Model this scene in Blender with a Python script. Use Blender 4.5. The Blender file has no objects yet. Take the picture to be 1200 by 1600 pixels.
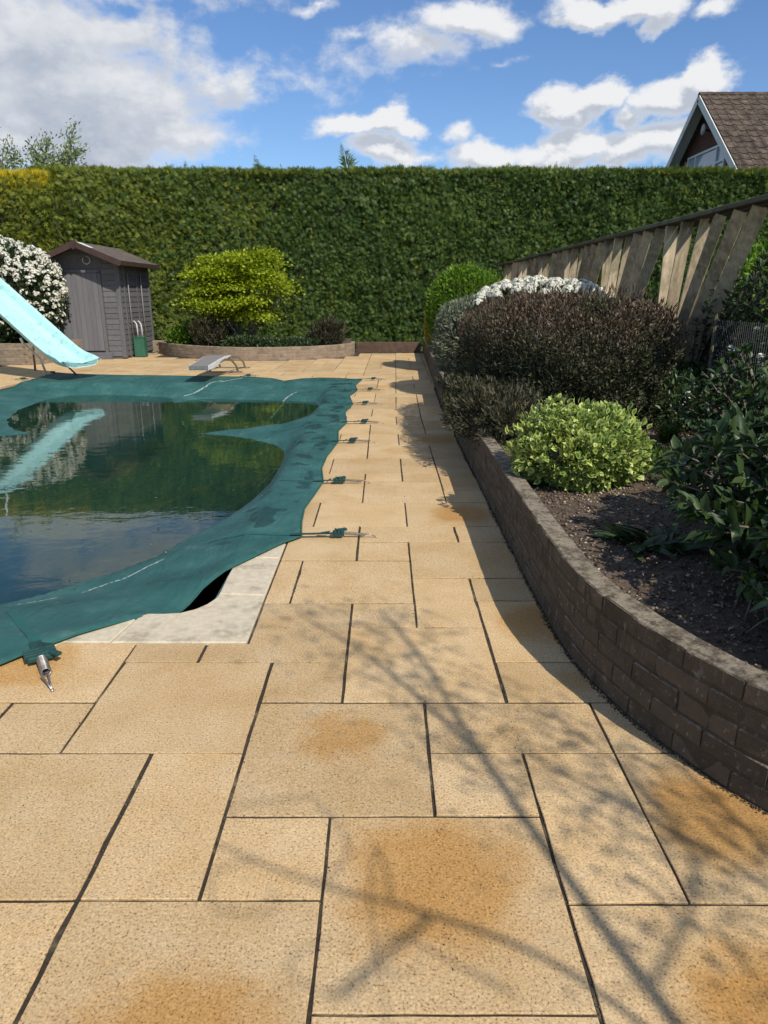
import bpy, math, random
import numpy as np
from mathutils import Vector, Matrix
from mathutils.geometry import delaunay_2d_cdt

S = bpy.context.scene
COL = S.collection
rng = np.random.default_rng(7)
random.seed(7)
R = math.radians

# ------------------------------------------------------------------ camera, sky, sun
EYE, FOC, PITCH = 1.5, 1100.0, R(17.2)
cam_d = bpy.data.cameras.new('camera')
cam = bpy.data.objects.new('camera', cam_d)
COL.objects.link(cam)
cam.location = (0, 0, EYE)
cam.rotation_euler = (R(90) - PITCH, 0, 0)
cam_d.sensor_fit = 'VERTICAL'
cam_d.sensor_height = 24.0
cam_d.lens = 24.0 * FOC / 1600.0
cam_d.clip_start = 0.05
cam_d.clip_end = 3000
S.camera = cam

S.view_settings.view_transform = 'Standard'
S.view_settings.look = 'None'
S.view_settings.exposure = 0.0
S.view_settings.gamma = 1.0
S.view_settings.use_curve_mapping = False

SUN = Vector((0.56, -0.83, 0.94)).normalized()
SUN_EL = math.asin(SUN.z)
SUN_AZ = math.atan2(SUN.x, SUN.y)
sd = bpy.data.lights.new('sun', 'SUN')
sd.energy = 4.6
sd.angle = R(0.55)
sd.color = (1.0, 0.94, 0.84)
so = bpy.data.objects.new('sun', sd)
COL.objects.link(so)
so.location = SUN * 60
so.rotation_euler = SUN.to_track_quat('Z', 'Y').to_euler()

CP, SP = math.cos(PITCH), math.sin(PITCH)


def ray_angles(px, py):
    """azimuth and elevation (radians) of a line of sight"""
    dx, dy = (px - 600) / FOC, (800 - py) / FOC
    v = Vector((dx, CP + dy * SP, -SP + dy * CP)).normalized()
    return math.atan2(v.x, v.y), math.asin(v.z)


class NT:
    """small node-tree writer"""
    def __init__(s, tree):
        s.t = tree
        s.n = tree.nodes
        s.l = tree.links

    def node(s, typ, **kw):
        n = s.n.new(typ)
        ins = kw.pop('ins', {})
        for k, v in kw.items():
            setattr(n, k, v)
        for k, v in ins.items():
            s.put(n.inputs[k], v)
        return n

    def put(s, sock, v):
        if isinstance(v, bpy.types.NodeSocket):
            s.l.new(v, sock)
        elif isinstance(v, bpy.types.Node):
            s.l.new(v.outputs[0], sock)
        else:
            if hasattr(sock.default_value, '__len__') and not hasattr(v, '__len__'):
                v = (v,) * len(sock.default_value)
            if hasattr(v, '__len__') and len(v) == 3 and len(sock.default_value) == 4:
                v = (*v, 1)
            sock.default_value = v

    def math(s, op, a, b=0.0, c=0.0, clamp=False):
        n = s.n.new('ShaderNodeMath')
        n.operation = op
        n.use_clamp = clamp
        s.put(n.inputs[0], a)
        s.put(n.inputs[1], b)
        s.put(n.inputs[2], c)
        return n.outputs[0]

    def vmath(s, op, a, b=(0, 0, 0), out=0):
        n = s.n.new('ShaderNodeVectorMath')
        n.operation = op
        s.put(n.inputs[0], a)
        s.put(n.inputs[1], b)
        return n.outputs[out]

    def noise(s, vec, scale, detail=4, rough=0.55, dist=0.0):
        n = s.node('ShaderNodeTexNoise', ins={'Vector': vec, 'Scale': scale, 'Detail': detail, 'Roughness': rough, 'Distortion': dist})
        return n.outputs['Fac']

    def ramp(s, fac, stops, interp='LINEAR'):
        n = s.n.new('ShaderNodeValToRGB')
        n.color_ramp.interpolation = interp
        e = n.color_ramp.elements
        while len(e) < len(stops):
            e.new(0.5)
        for el, (p, c) in zip(e, stops):
            el.position = p
            el.color = (*c, 1) if len(c) == 3 else c
        s.put(n.inputs[0], fac)
        return n.outputs[0]

    def mapr(s, v, a, b, c=0.0, d=1.0, smooth=True):
        n = s.n.new('ShaderNodeMapRange')
        n.interpolation_type = 'SMOOTHSTEP' if smooth else 'LINEAR'
        for i, x in enumerate((v, a, b, c, d)):
            s.put(n.inputs[i], x)
        return n.outputs[0]

    def mix(s, f, a, b, mode='MIX'):
        n = s.n.new('ShaderNodeMix')
        n.data_type = 'RGBA'
        n.blend_type = mode
        s.put(n.inputs[0], f)
        s.put(n.inputs[6], a)
        s.put(n.inputs[7], b)
        return n.outputs[2]


# ---- world: Nishita sky with clouds laid out by direction
W = bpy.data.worlds.new('World')
S.world = W
W.use_nodes = True
t = NT(W.node_tree)
t.n.clear()
sky = t.node('ShaderNodeTexSky', sky_type='NISHITA', sun_disc=False)
sky.sun_elevation = SUN_EL
sky.sun_rotation = SUN_AZ
sky.altitude = 60
sky.air_density = 1.0
sky.dust_density = 0.25
sky.ozone_density = 2.2
dirv = t.node('ShaderNodeTexCoord').outputs['Generated']
dirn = t.vmath('NORMALIZE', dirv)
sep = t.node('ShaderNodeSeparateXYZ', ins={0: dirn})
az = t.math('ARCTAN2', sep.outputs[0], sep.outputs[1])
el = t.math('ARCSINE', sep.outputs[2])
P0 = t.node('ShaderNodeCombineXYZ', ins={0: az, 1: el, 2: 0.0}).outputs[0]
P1 = t.node('ShaderNodeCombineXYZ', ins={0: az, 1: t.math('MULTIPLY', el, 1.7), 2: 0.0}).outputs[0]
CLOUDS = [  # px, py, half width, half height, strength
    (120, 150, 290, 130, 1.6), (30, 60, 260, 130, 1.6), (210, 60, 120, 66, 1.0), (250, 200, 170, 66, 1.2), (330, 125, 130, 60, .9), (90, 225, 260, 60, 1.5),
    (450, 112, 130, 38, .42), (560, 100, 110, 40, .40), (650, 75, 110, 55, .85), (740, 30, 110, 50, 1.5), (560, 60, 60, 20, .5),
    (545, 192, 70, 32, 1.7), (600, 182, 66, 38, 1.8), (640, 196, 40, 26, 1.4), (600, 236, 80, 34, 1.3), (712, 203, 36, 30, 1.1), (660, 238, 60, 18, .8),
    (885, 172, 72, 44, 1.7), (935, 150, 62, 40, 1.7), (980, 190, 40, 24, 1.2), (1040, 150, 90, 48, 1.8), (1105, 122, 70, 38, 1.7), (770, 238, 100, 38, 1.5), (870, 236, 110, 46, 1.7), (970, 246, 90, 30, 1.3), (1050, 226, 100, 44, 1.6),
    (930, 10, 90, 34, 1.6), (1020, 6, 100, 36, 1.6), (1130, 18, 44, 28, 1.1), (490, 10, 45, 16, .7), (800, 85, 40, 12, .4),
    (160, -60, 320, 70, 1.2), (20, -210, 330, 90, 1.2), (360, -150, 200, 60, 1.0), (700, -120, 200, 50, .8)]


def cloud_density(P):
    """(density, billow noise) in the direction P = (azimuth, elevation)"""
    Pn = t.vmath('MULTIPLY', P, (1, 1.5, 0))
    wn = t.node('ShaderNodeTexNoise', ins={'Vector': Pn, 'Scale': 9.0, 'Detail': 5, 'Roughness': 0.6})
    Pw = t.vmath('ADD', P, t.vmath('MULTIPLY', t.vmath('SUBTRACT', wn.outputs['Color'], (.5, .5, .5)), (.10, .075, 0)))
    n_big = t.noise(Pn, 6.0, 5, 0.6, 0.4)
    n_bil = t.noise(Pn, 24.0, 7, 0.60)
    dens = None
    for (px, py, hw, hh, st) in CLOUDS:
        a, e = ray_angles(px, py)
        a1 = ray_angles(px + hw, py)[0]
        e1 = ray_angles(px, py - hh)[1]
        q = t.vmath('MULTIPLY', t.vmath('SUBTRACT', Pw, (a, e, 0)), (1 / abs(a1 - a), 1 / abs(e1 - e), 0))
        d = t.math('MULTIPLY', t.math('SUBTRACT', 1.0, t.vmath('LENGTH', q, out=1)), st)
        dens = d if dens is None else t.math('SMOOTH_MAX', dens, d, 0.15)
    wob = t.math('ADD', t.math('MULTIPLY', t.math('SUBTRACT', n_bil, 0.5), 1.5), t.math('MULTIPLY', t.math('SUBTRACT', n_big, 0.5), 1.1))
    return dens, wob, n_bil


dens, wob, nb = cloud_density(P0)
dens_up, wob_up, nb2 = cloud_density(t.vmath('ADD', P0, (0.010, 0.020, 0)))
gn = t.noise(P1, 2.6, 7, 0.56, 0.3)
away = t.math('MAXIMUM', t.mapr(el, 0.42, 0.60), t.mapr(t.math('ABSOLUTE', az), 0.55, 0.72))
gd = t.math('SUBTRACT', t.math('MULTIPLY', t.math('SUBTRACT', gn, 0.475), 5.0), t.math('MULTIPLY', t.math('SUBTRACT', 1.0, away), 3.0))
edge_lit = t.math('SUBTRACT', t.math('ADD', dens, wob), t.math('ADD', dens_up, wob_up))
dens = t.math('MAXIMUM', dens, gd)
cov = t.math('ADD', dens, wob)
mask = t.mapr(cov, -0.02, 0.80)
thick = t.mapr(cov, 0.3, 1.5)
lit = t.mapr(edge_lit, -0.15, 0.60)
big = t.noise(P1, 7.0, 3, 0.5)
leftg = t.mapr(az, -0.40, -0.05, 0.62, 0.0)
gfac = t.math('ADD', t.math('MULTIPLY', leftg, t.math('ADD', t.math('MULTIPLY', thick, .35), t.math('MULTIPLY', t.mapr(t.math('ADD', t.math('MULTIPLY', big, .6), t.math('MULTIPLY', nb, .4)), .34, .66), .75))), t.math('MULTIPLY', t.math('SUBTRACT', 1.0, lit), t.math('MULTIPLY', t.mapr(cov, 0.1, 0.9), t.mapr(az, -0.40, -0.05, 0.45, 0.85))), clamp=True)
ccol = t.mix(gfac, (8.8, 8.85, 8.95), (4.5, 5.0, 5.9))
low = t.mapr(el, 0.0, 0.30, 1.0, 0.0)
skyc = t.mix(1.0, sky.outputs[0], (0.86, 1.07, 1.33), 'MULTIPLY')
skyc = t.mix(t.math('MULTIPLY', low, 0.10), skyc, (6.5, 7.4, 8.6))
fin = t.mix(t.math('MULTIPLY', mask, t.mapr(cov, 0.0, 0.7, 0.75, 0.97)), skyc, ccol)
bg = t.node('ShaderNodeBackground', ins={'Color': fin, 'Strength': 0.1})
t.node('ShaderNodeOutputWorld', ins={'Surface': bg.outputs[0]})
W.cycles.sampling_method = 'MANUAL'
W.cycles.sample_map_resolution = 512

S.render.engine = 'CYCLES'
S.cycles.max_bounces = 6
S.cycles.diffuse_bounces = 3
S.cycles.glossy_bounces = 3
S.cycles.transparent_max_bounces = 10
S.cycles.transmission_bounces = 3


# ------------------------------------------------------------------ materials
def new_mat(name):
    m = bpy.data.materials.new(name)
    m.use_nodes = True
    m.node_tree.nodes.clear()
    return m, NT(m.node_tree)


def finish(t, col, rough=0.7, bump=None, bdist=0.004, bstr=0.6, metallic=0.0, spec=0.4, trans=0.0, tcol=None):
    kw = {'Base Color': col, 'Roughness': rough, 'Metallic': metallic, 'Specular IOR Level': spec}
    b = t.node('ShaderNodeBsdfPrincipled', ins=kw)
    if bump is not None:
        bn = t.node('ShaderNodeBump', ins={'Strength': bstr, 'Distance': bdist, 'Height': bump})
        t.put(b.inputs['Normal'], bn.outputs[0])
    sh = b.outputs[0]
    if trans > 0:
        tr = t.node('ShaderNodeBsdfTranslucent', ins={'Color': tcol if tcol is not None else col})
        mx = t.node('ShaderNodeMixShader', ins={0: trans, 1: b.outputs[0], 2: tr.outputs[0]})
        sh = mx.outputs[0]
    t.node('ShaderNodeOutputMaterial', ins={'Surface': sh})


def pos(t):
    return t.node('ShaderNodeNewGeometry').outputs['Position']


def objrand(t):
    return t.node('ShaderNodeObjectInfo').outputs['Random']


def attr(t, name, kind='GEOMETRY'):
    return t.node('ShaderNodeAttribute', attribute_type=kind, attribute_name=name).outputs['Fac']


def foliage_mat(name, stops, trans=0.3, rough=0.5, patch=None, patch_scale=1.5, spec=0.35):
    """leaf colour by the leaf's own random number, drifting in patches"""
    m, t = new_mat(name)
    r = attr(t, 'rnd')
    p = pos(t)
    n = t.noise(p, patch_scale, 3, 0.6)
    f = t.math('ADD', t.math('MULTIPLY', r, 0.75), t.math('MULTIPLY', t.math('SUBTRACT', n, 0.22), 0.6), clamp=True)
    c = t.ramp(f, stops)
    finish(t, c, rough, trans=trans, spec=spec)
    return m


def plain_mat(name, col, rough=0.6, var=0.25, scale=6.0, bump=0.0, bscale=60, metallic=0.0, spec=0.4, dirt=None, dirt_amt=0.5, dirt_scale=3.0, objvar=0.0, stretch=None):
    m, t = new_mat(name)
    p = pos(t)
    if stretch:
        p = t.vmath('MULTIPLY', p, stretch)
    n = t.noise(p, scale, 6, 0.62)
    dark = tuple(c * (1 - var) for c in col)
    lite = tuple(min(1, c * (1 + var)) for c in col)
    c = t.ramp(n, [(0.3, dark), (0.7, lite)])
    if objvar:
        v = t.math('ADD', 1 - objvar, t.math('MULTIPLY', objrand(t), 2 * objvar))
        c = t.vmath('MULTIPLY', c, t.node('ShaderNodeCombineXYZ', ins={0: v, 1: v, 2: v}).outputs[0])
    if dirt:
        dn = t.noise(p, dirt_scale, 8, 0.7)
        c = t.mix(t.math('MULTIPLY', t.mapr(dn, 0.5, 0.68), dirt_amt), c, dirt)
    bh = t.noise(p, bscale, 5, 0.6) if bump else None
    finish(t, c, rough, bh, bump or 0.001, 0.8, metallic, spec)
    return m


def slab_mat():
    m, t = new_mat('riven_buff_slab')
    p = pos(t)
    tc = t.node('ShaderNodeTexCoord').outputs['Object']
    rnd = objrand(t)
    n1 = t.noise(p, 3.0, 5, 0.6)
    n2 = t.noise(p, 150.0, 3, 0.7)
    n3 = t.noise(p, 55.0, 3, 0.6)
    n4 = t.noise(p, 14.0, 5, 0.65)
    base = t.ramp(n1, [(0.32, (0.545, 0.370, 0.180)), (0.5, (0.60, 0.425, 0.228)), (0.68, (0.64, 0.475, 0.275))])
    grain = t.ramp(n2, [(0.32, (0.30, 0.25, 0.20)), (0.43, (0.84, 0.82, 0.79)), (0.56, (1.0, 1.0, 1.0)), (0.72, (1.28, 1.3, 1.32))])
    c = t.mix(1.0, base, grain, 'MULTIPLY')
    c = t.mix(t.mapr(n3, 0.35, 0.7), c, t.mix(1.0, c, (1.10, 1.08, 1.05), 'MULTIPLY'))
    v = t.math('ADD', 0.83, t.math('MULTIPLY', rnd, 0.21))
    c = t.vmath('MULTIPLY', c, t.node('ShaderNodeCombineXYZ', ins={0: v, 1: v, 2: t.math('MULTIPLY', v, 0.99)}).outputs[0])
    # grey lichen / traffic film
    c = t.mix(t.math('MULTIPLY', t.mapr(n4, 0.5, 0.75), 0.22), c, (0.40, 0.35, 0.27))
    # iron-coloured damp stain, one shape per slab
    sx, sy, sr, sa = (attr(t, k, 'OBJECT') for k in ('stain_x', 'stain_y', 'stain_r', 'stain'))
    so_ = t.node('ShaderNodeSeparateXYZ', ins={0: tc})
    dx = t.math('ABSOLUTE', t.math('SUBTRACT', so_.outputs[0], sx))
    dy = t.math('ABSOLUTE', t.math('SUBTRACT', so_.outputs[1], sy))
    dd = t.math('POWER', t.math('ADD', t.math('POWER', dx, 2.6), t.math('POWER', dy, 2.6)), 1 / 2.6)
    dd = t.math('ADD', dd, t.math('MULTIPLY', t.math('SUBTRACT', t.noise(p, 9.0, 5, 0.6), 0.5), 0.22))
    sm = t.math('MULTIPLY', t.mapr(dd, t.math('MULTIPLY', sr, 1.1), t.math('MULTIPLY', sr, 0.45)), sa)
    c = t.mix(sm, c, t.mix(1.0, c, (0.84, 0.67, 0.43), 'MULTIPLY'))
    # pits with dark dirt
    vor = t.node('ShaderNodeTexVoronoi', feature='F1', ins={'Vector': p, 'Scale': 42.0, 'Randomness': 1.0})
    pit = t.math('MULTIPLY', t.mapr(vor.outputs['Distance'], 0.10, 0.05), t.mapr(t.node('ShaderNodeTexVoronoi', feature='F1', ins={'Vector': p, 'Scale': 42.0}).outputs['Color'], 0.45, 0.40))
    spots = t.mapr(t.noise(p, 75.0, 2, 0.5), 0.735, 0.775)
    c = t.mix(t.math('MAXIMUM', t.math('MULTIPLY', spots, 0.75), t.math('MULTIPLY', pit, 0.5)), c, (0.13, 0.085, 0.05))
    h = t.math('ADD', t.math('MULTIPLY', n2, 0.6), t.math('MULTIPLY', n3, 0.7))
    rough = t.math('SUBTRACT', 0.9, t.math('MULTIPLY', sm, 0.12))
    finish(t, c, rough, h, 0.0035, 0.5, spec=0.25)
    return m


def brick_mat(name, a, b, lich=(0.36, 0.36, 0.30), amt=0.35):
    m, t = new_mat(name)
    p = pos(t)
    r = objrand(t)
    n = t.noise(p, 9.0, 8, 0.68)
    f = t.math('ADD', t.math('MULTIPLY', r, 0.28), t.math('MULTIPLY', n, 0.72))
    c = t.ramp(f, [(0.25, a), (0.85, b)])
    l1 = t.mapr(t.noise(p, 38.0, 6, 0.72), 0.56, 0.70)
    c = t.mix(t.math('MULTIPLY', l1, amt), c, lich)
    l2 = t.mapr(t.noise(p, 5.0, 5, 0.65), 0.50, 0.66)
    c = t.mix(t.math('MULTIPLY', l2, 0.4), c, tuple(x * 0.6 for x in a))
    # pale cap tone and sunlit warmth painted on faces that look up
    nz = t.node('ShaderNodeSeparateXYZ', ins={0: t.node('ShaderNodeNewGeometry').outputs['Normal']}).outputs[2]
    up = t.math('MULTIPLY', t.mapr(nz, 0.5, 0.9), t.mapr(t.noise(p, 22.0, 7, 0.7), 0.36, 0.60))
    c = t.mix(t.math('MULTIPLY', up, 0.8), c, (0.36, 0.305, 0.22))
    drip = t.mapr(t.noise(t.vmath('MULTIPLY', p, (9, 9, 2.2)), 3.0, 5, 0.65), 0.60, 0.74)
    c = t.mix(t.math('MULTIPLY', drip, amt), c, lich)
    finish(t, c, 0.95, t.math('ADD', t.noise(p, 90.0, 6, 0.65), t.noise(p, 25.0, 4, 0.6)), 0.012, 0.9, spec=0.15)
    return m


def wood_mat(name, a, b, grain=(14, 14, 1.2), rough=0.75, green=None, gamt=0.4, bump=0.002):
    m, t = new_mat(name)
    tc = t.node('ShaderNodeTexCoord').outputs['Object']
    r = objrand(t)
    off = t.node('ShaderNodeCombineXYZ', ins={0: t.math('MULTIPLY', r, 17.0), 1: t.math('MULTIPLY', r, 5.0), 2: 0.0}).outputs[0]
    q = t.vmath('MULTIPLY', t.vmath('ADD', tc, off), grain)
    n = t.noise(q, 1.6, 7, 0.66, 0.5)
    c = t.ramp(t.math('ADD', t.math('MULTIPLY', n, 0.8), t.math('MULTIPLY', r, 0.25)), [(0.3, a), (0.72, b)])
    if green:
        g = t.mapr(t.noise(pos(t), 3.0, 5, 0.65), 0.45, 0.66)
        c = t.mix(t.math('MULTIPLY', g, gamt), c, green)
    finish(t, c, rough, n, bump, 0.8, spec=0.25)
    return m


M = {}
M['slab'] = slab_mat()
M['bed'] = plain_mat('joint_mortar', (0.045, 0.034, 0.022), 0.95, 0.5, 14, 0.012, 60, dirt=(0.23, 0.18, 0.10), dirt_amt=0.85, dirt_scale=6)
M['coping'] = plain_mat('pale_coping_stone', (0.58, 0.50, 0.36), 0.85, 0.14, 30, 0.003, 120, dirt=(0.33, 0.28, 0.19), dirt_amt=0.8, dirt_scale=6)
M['poolwall'] = plain_mat('dark_pool_liner', (0.05, 0.13, 0.13), 0.5, 0.2, 3)  # dark blue-green liner colour
M['brick'] = brick_mat('dark_weathered_brick', (0.082, 0.064, 0.046), (0.165, 0.128, 0.090), (0.33, 0.30, 0.235), 0.6)
M['mortar'] = brick_mat('dark_mortar', (0.055, 0.044, 0.032), (0.12, 0.095, 0.067))
M['brick2'] = brick_mat('pale_weathered_brick', (0.20, 0.15, 0.105), (0.36, 0.28, 0.20), (0.50, 0.47, 0.38), 0.4)
M['soil'] = plain_mat('bark_soil', (0.100, 0.073, 0.050), 0.95, 0.45, 20, 0.03, 25, dirt=(0.17, 0.13, 0.09), dirt_scale=30)
M['grassy'] = plain_mat('rough_grass', (0.05, 0.075, 0.025), 0.95, 0.4, 3, 0.02, 30)
M['barkdark'] = plain_mat('twig_brown', (0.045, 0.036, 0.026), 0.9, 0.4, 12, 0.01, 30)
M['bark'] = plain_mat('tree_bark', (0.16, 0.13, 0.10), 0.9, 0.35, 12, 0.01, 30)
M['shed'] = wood_mat('grey_painted_boards', (0.085, 0.083, 0.086), (0.150, 0.146, 0.148), (9, 9, 9), 0.7, (0.14, 0.14, 0.11), 0.25)
M['shedtrim'] = wood_mat('grey_trim_boards', (0.100, 0.097, 0.101), (0.150, 0.146, 0.150), (9, 9, 2), 0.7)
M['sheddoor'] = wood_mat('grey_door_boards', (0.125, 0.121, 0.128), (0.168, 0.162, 0.170), (10, 10, 1), 0.65)
M['fascia'] = wood_mat('brown_barge_board', (0.042, 0.025, 0.020), (0.072, 0.043, 0.034), (6, 6, 6), 0.6)
M['felt'] = plain_mat('brown_roof_felt', (0.11, 0.085, 0.07), 0.9, 0.3, 10, 0.004, 90, dirt=(0.24, 0.22, 0.19), dirt_scale=6)
M['black'] = plain_mat('black_iron', (0.012, 0.012, 0.013), 0.45, 0.2, 10)
M['white'] = plain_mat('white_paint', (0.72, 0.72, 0.69), 0.5, 0.08, 8, dirt=(0.35, 0.34, 0.30), dirt_amt=0.5, dirt_scale=9)
M['offwhite'] = plain_mat('aged_white_plastic', (0.50, 0.49, 0.46), 0.5, 0.1, 8)
M['steel'] = plain_mat('dull_steel', (0.36, 0.33, 0.29), 0.42, 0.3, 30, metallic=0.85)
M['rust'] = plain_mat('rusty_tube', (0.13, 0.075, 0.05), 0.7, 0.4, 25)
M['deckgrey'] = plain_mat('grey_grip_surface', (0.21, 0.19, 0.17), 0.9, 0.2, 30, 0.002, 200)
M['slide'] = plain_mat('turquoise_fibreglass', (0.42, 0.68, 0.65), 0.42, 0.06, 3, dirt=(0.17, 0.36, 0.33), dirt_amt=0.65, dirt_scale=7)
M['greenbox'] = plain_mat('green_plastic', (0.035, 0.125, 0.075), 0.5, 0.12, 8)
M['hose'] = plain_mat('grey_hose', (0.33, 0.31, 0.28), 0.5, 0.15, 10)
M['conduit'] = plain_mat('grey_conduit', (0.21, 0.20, 0.19), 0.5, 0.15, 10)
M['webbing'] = plain_mat('green_webbing', (0.012, 0.055, 0.050), 0.75, 0.25, 30, 0.001, 300)
M['seam'] = plain_mat('seam_webbing', (0.018, 0.105, 0.092), 0.8, 0.15, 30)
M['fence'] = wood_mat('silvered_fence_board', (0.20, 0.15, 0.09), (0.70, 0.565, 0.375), (16, 16, 1.0), 0.85, (0.10, 0.10, 0.05), 0.5, 0.003)
M['fencedark'] = wood_mat('dark_fence_rail', (0.085, 0.078, 0.050), (0.18, 0.16, 0.105), (3, 3, 12), 0.9, (0.05, 0.065, 0.03), 0.6)
M['housebrick'] = None
M['wire'] = plain_mat('galvanised_wire', (0.30, 0.31, 0.30), 0.5, 0.2, 20, metallic=0.4)
M['greyslat'] = wood_mat('pale_grey_slats', (0.38, 0.385, 0.38), (0.50, 0.50, 0.49), (2, 2, 9), 0.7)
M['glass'] = plain_mat('window_glass', (0.35, 0.42, 0.50), 0.08, 0.05, 2, spec=0.9)
M['timber'] = plain_mat('red_brown_edging', (0.10, 0.06, 0.04), 0.9, 0.35, 6, 0.005, 40)

# foliage
M['hedge'] = foliage_mat('conifer_green', [(0.05, (0.018, 0.040, 0.011)), (0.35, (0.048, 0.100, 0.024)), (0.70, (0.102, 0.170, 0.036)), (1.0, (0.22, 0.28, 0.05))], 0.30, 0.55, patch_scale=0.6)
M['hedgebright'] = foliage_mat('conifer_yellow_green', [(0.1, (0.055, 0.088, 0.012)), (0.6, (0.18, 0.225, 0.028)), (1.0, (0.36, 0.36, 0.035))], 0.28, 0.55, patch_scale=1.0)
M['hedgegold'] = foliage_mat('golden_conifer', [(0.1, (0.42, 0.34, 0.015)), (1.0, (0.78, 0.60, 0.03))], 0.3, 0.55)
M['acer'] = foliage_mat('lime_maple_leaf', [(0.1, (0.13, 0.20, 0.008)), (0.55, (0.29, 0.37, 0.012)), (1.0, (0.46, 0.50, 0.03))], 0.40, 0.5, patch_scale=2.0)
M['limebush'] = foliage_mat('lime_bush_leaf', [(0.1, (0.055, 0.13, 0.012)), (0.6, (0.14, 0.26, 0.02)), (1.0, (0.24, 0.36, 0.03))], 0.35, 0.5, patch_scale=2.5)
M['darkleaf'] = foliage_mat('dark_green_leaf', [(0.1, (0.020, 0.042, 0.014)), (0.6, (0.045, 0.080, 0.026)), (1.0, (0.085, 0.125, 0.035))], 0.2, 0.4, patch_scale=2.5, spec=0.5)
M['heathleaf'] = foliage_mat('needle_green_leaf', [(0.1, (0.026, 0.032, 0.016)), (0.6, (0.066, 0.066, 0.034)), (1.0, (0.14, 0.12, 0.06))], 0.2, 0.6, patch_scale=3.5)
M['silver'] = foliage_mat('silver_green_leaf', [(0.1, (0.09, 0.115, 0.060)), (0.6, (0.19, 0.215, 0.13)), (1.0, (0.34, 0.34, 0.24))], 0.2, 0.6)
M['gold'] = foliage_mat('yellow_leaf', [(0.1, (0.30, 0.28, 0.03)), (1.0, (0.66, 0.58, 0.16))], 0.3, 0.5)
M['petal'] = foliage_mat('cream_white_petal', [(0.1, (0.62, 0.60, 0.46)), (1.0, (0.86, 0.85, 0.76))], 0.25, 0.6)
M['grass'] = foliage_mat('blade_green', [(0.1, (0.035, 0.075, 0.012)), (1.0, (0.12, 0.19, 0.03))], 0.3, 0.45)
M['youngleaf'] = foliage_mat('spring_tree_leaf', [(0.1, (0.13, 0.18, 0.07)), (1.0, (0.30, 0.36, 0.17))], 0.3, 0.6)
M['litter'] = foliage_mat('mulch_chip', [(0.1, (0.045, 0.030, 0.019)), (0.45, (0.125, 0.086, 0.054)), (0.78, (0.27, 0.20, 0.135)), (1.0, (0.60, 0.52, 0.40))], 0.0, 0.9, patch_scale=9)


def dark_shrub_mat():
    m, t = new_mat('purple_brown_tipped_leaf')
    r = attr(t, 'rnd')
    z = t.node('ShaderNodeSeparateXYZ', ins={0: pos(t)}).outputs[2]
    n = t.noise(pos(t), 1.8, 4, 0.6)
    green = t.ramp(r, [(0.0, (0.020, 0.028, 0.014)), (0.7, (0.062, 0.068, 0.032)), (1.0, (0.15, 0.14, 0.06))])
    red = t.ramp(r, [(0.0, (0.032, 0.019, 0.012)), (0.35, (0.082, 0.050, 0.031)), (0.7, (0.118, 0.086, 0.047)), (1.0, (0.25, 0.17, 0.11))])
    f = t.mapr(t.math('ADD', z, t.math('MULTIPLY', t.math('SUBTRACT', n, 0.5), 1.8)), 0.80, 1.55)
    finish(t, t.mix(f, green, red), 0.55, trans=0.2)
    return m


def variegated_mat():
    m, t = new_mat('cream_edged_leaf')
    r = attr(t, 'rnd')
    e = t.mapr(t.math('ADD', attr(t, 'edge'), t.math('MULTIPLY', t.math('SUBTRACT', r, 0.5), 0.5)), 0.35, 0.60)
    g = t.ramp(r, [(0.0, (0.05, 0.12, 0.02)), (1.0, (0.15, 0.26, 0.05))])
    y = t.ramp(r, [(0.0, (0.24, 0.34, 0.06)), (1.0, (0.58, 0.64, 0.19))])
    finish(t, t.mix(e, g, y), 0.42, trans=0.25, spec=0.5)
    return m


def big_leaf_mat(name, a, b, vein):
    m, t = new_mat(name)
    e = attr(t, 'edge')
    r = objrand(t)
    rr = attr(t, 'rnd')
    c = t.mix(t.math('FRACT', t.math('ADD', r, rr)), a, b)
    c = t.mix(t.mapr(e, 0.10, 0.0, 0.0, 0.6), c, vein)
    finish(t, c, 0.42, t.noise(pos(t), 60, 3), 0.002, 0.5, trans=0.18, spec=0.32)
    return m


M['mossy'] = foliage_mat('dark_moss', [(0.1, (0.035, 0.028, 0.016)), (1.0, (0.11, 0.085, 0.05))], 0.0, 0.95)
M['deadleaf'] = foliage_mat('dead_leaf', [(0.1, (0.05, 0.03, 0.015)), (0.6, (0.16, 0.10, 0.04)), (1.0, (0.45, 0.38, 0.24))], 0.1, 0.8)
M['darkshrub'] = dark_shrub_mat()
M['variegated'] = variegated_mat()
M['laurel'] = big_leaf_mat('glossy_dark_leaf', (0.022, 0.050, 0.016), (0.050, 0.085, 0.024), (0.10, 0.14, 0.05))
M['laurelnew'] = big_leaf_mat('fresh_yellow_green_leaf', (0.10, 0.17, 0.02), (0.20, 0.27, 0.03), (0.25, 0.3, 0.1))


SCRAPES = [(-1.74, 3.70, -1.36, 4.16, .010), (-2.05, 3.50, -1.80, 3.62, .012), (-1.80, 10.9, -1.45, 11.9, .02), (-1.2, 6.4, -1.05, 7.2, .012), (-2.9, 12.5, -2.6, 13.2, .03), (-3.3, 11.6, -2.9, 12.8, .03)]


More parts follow.
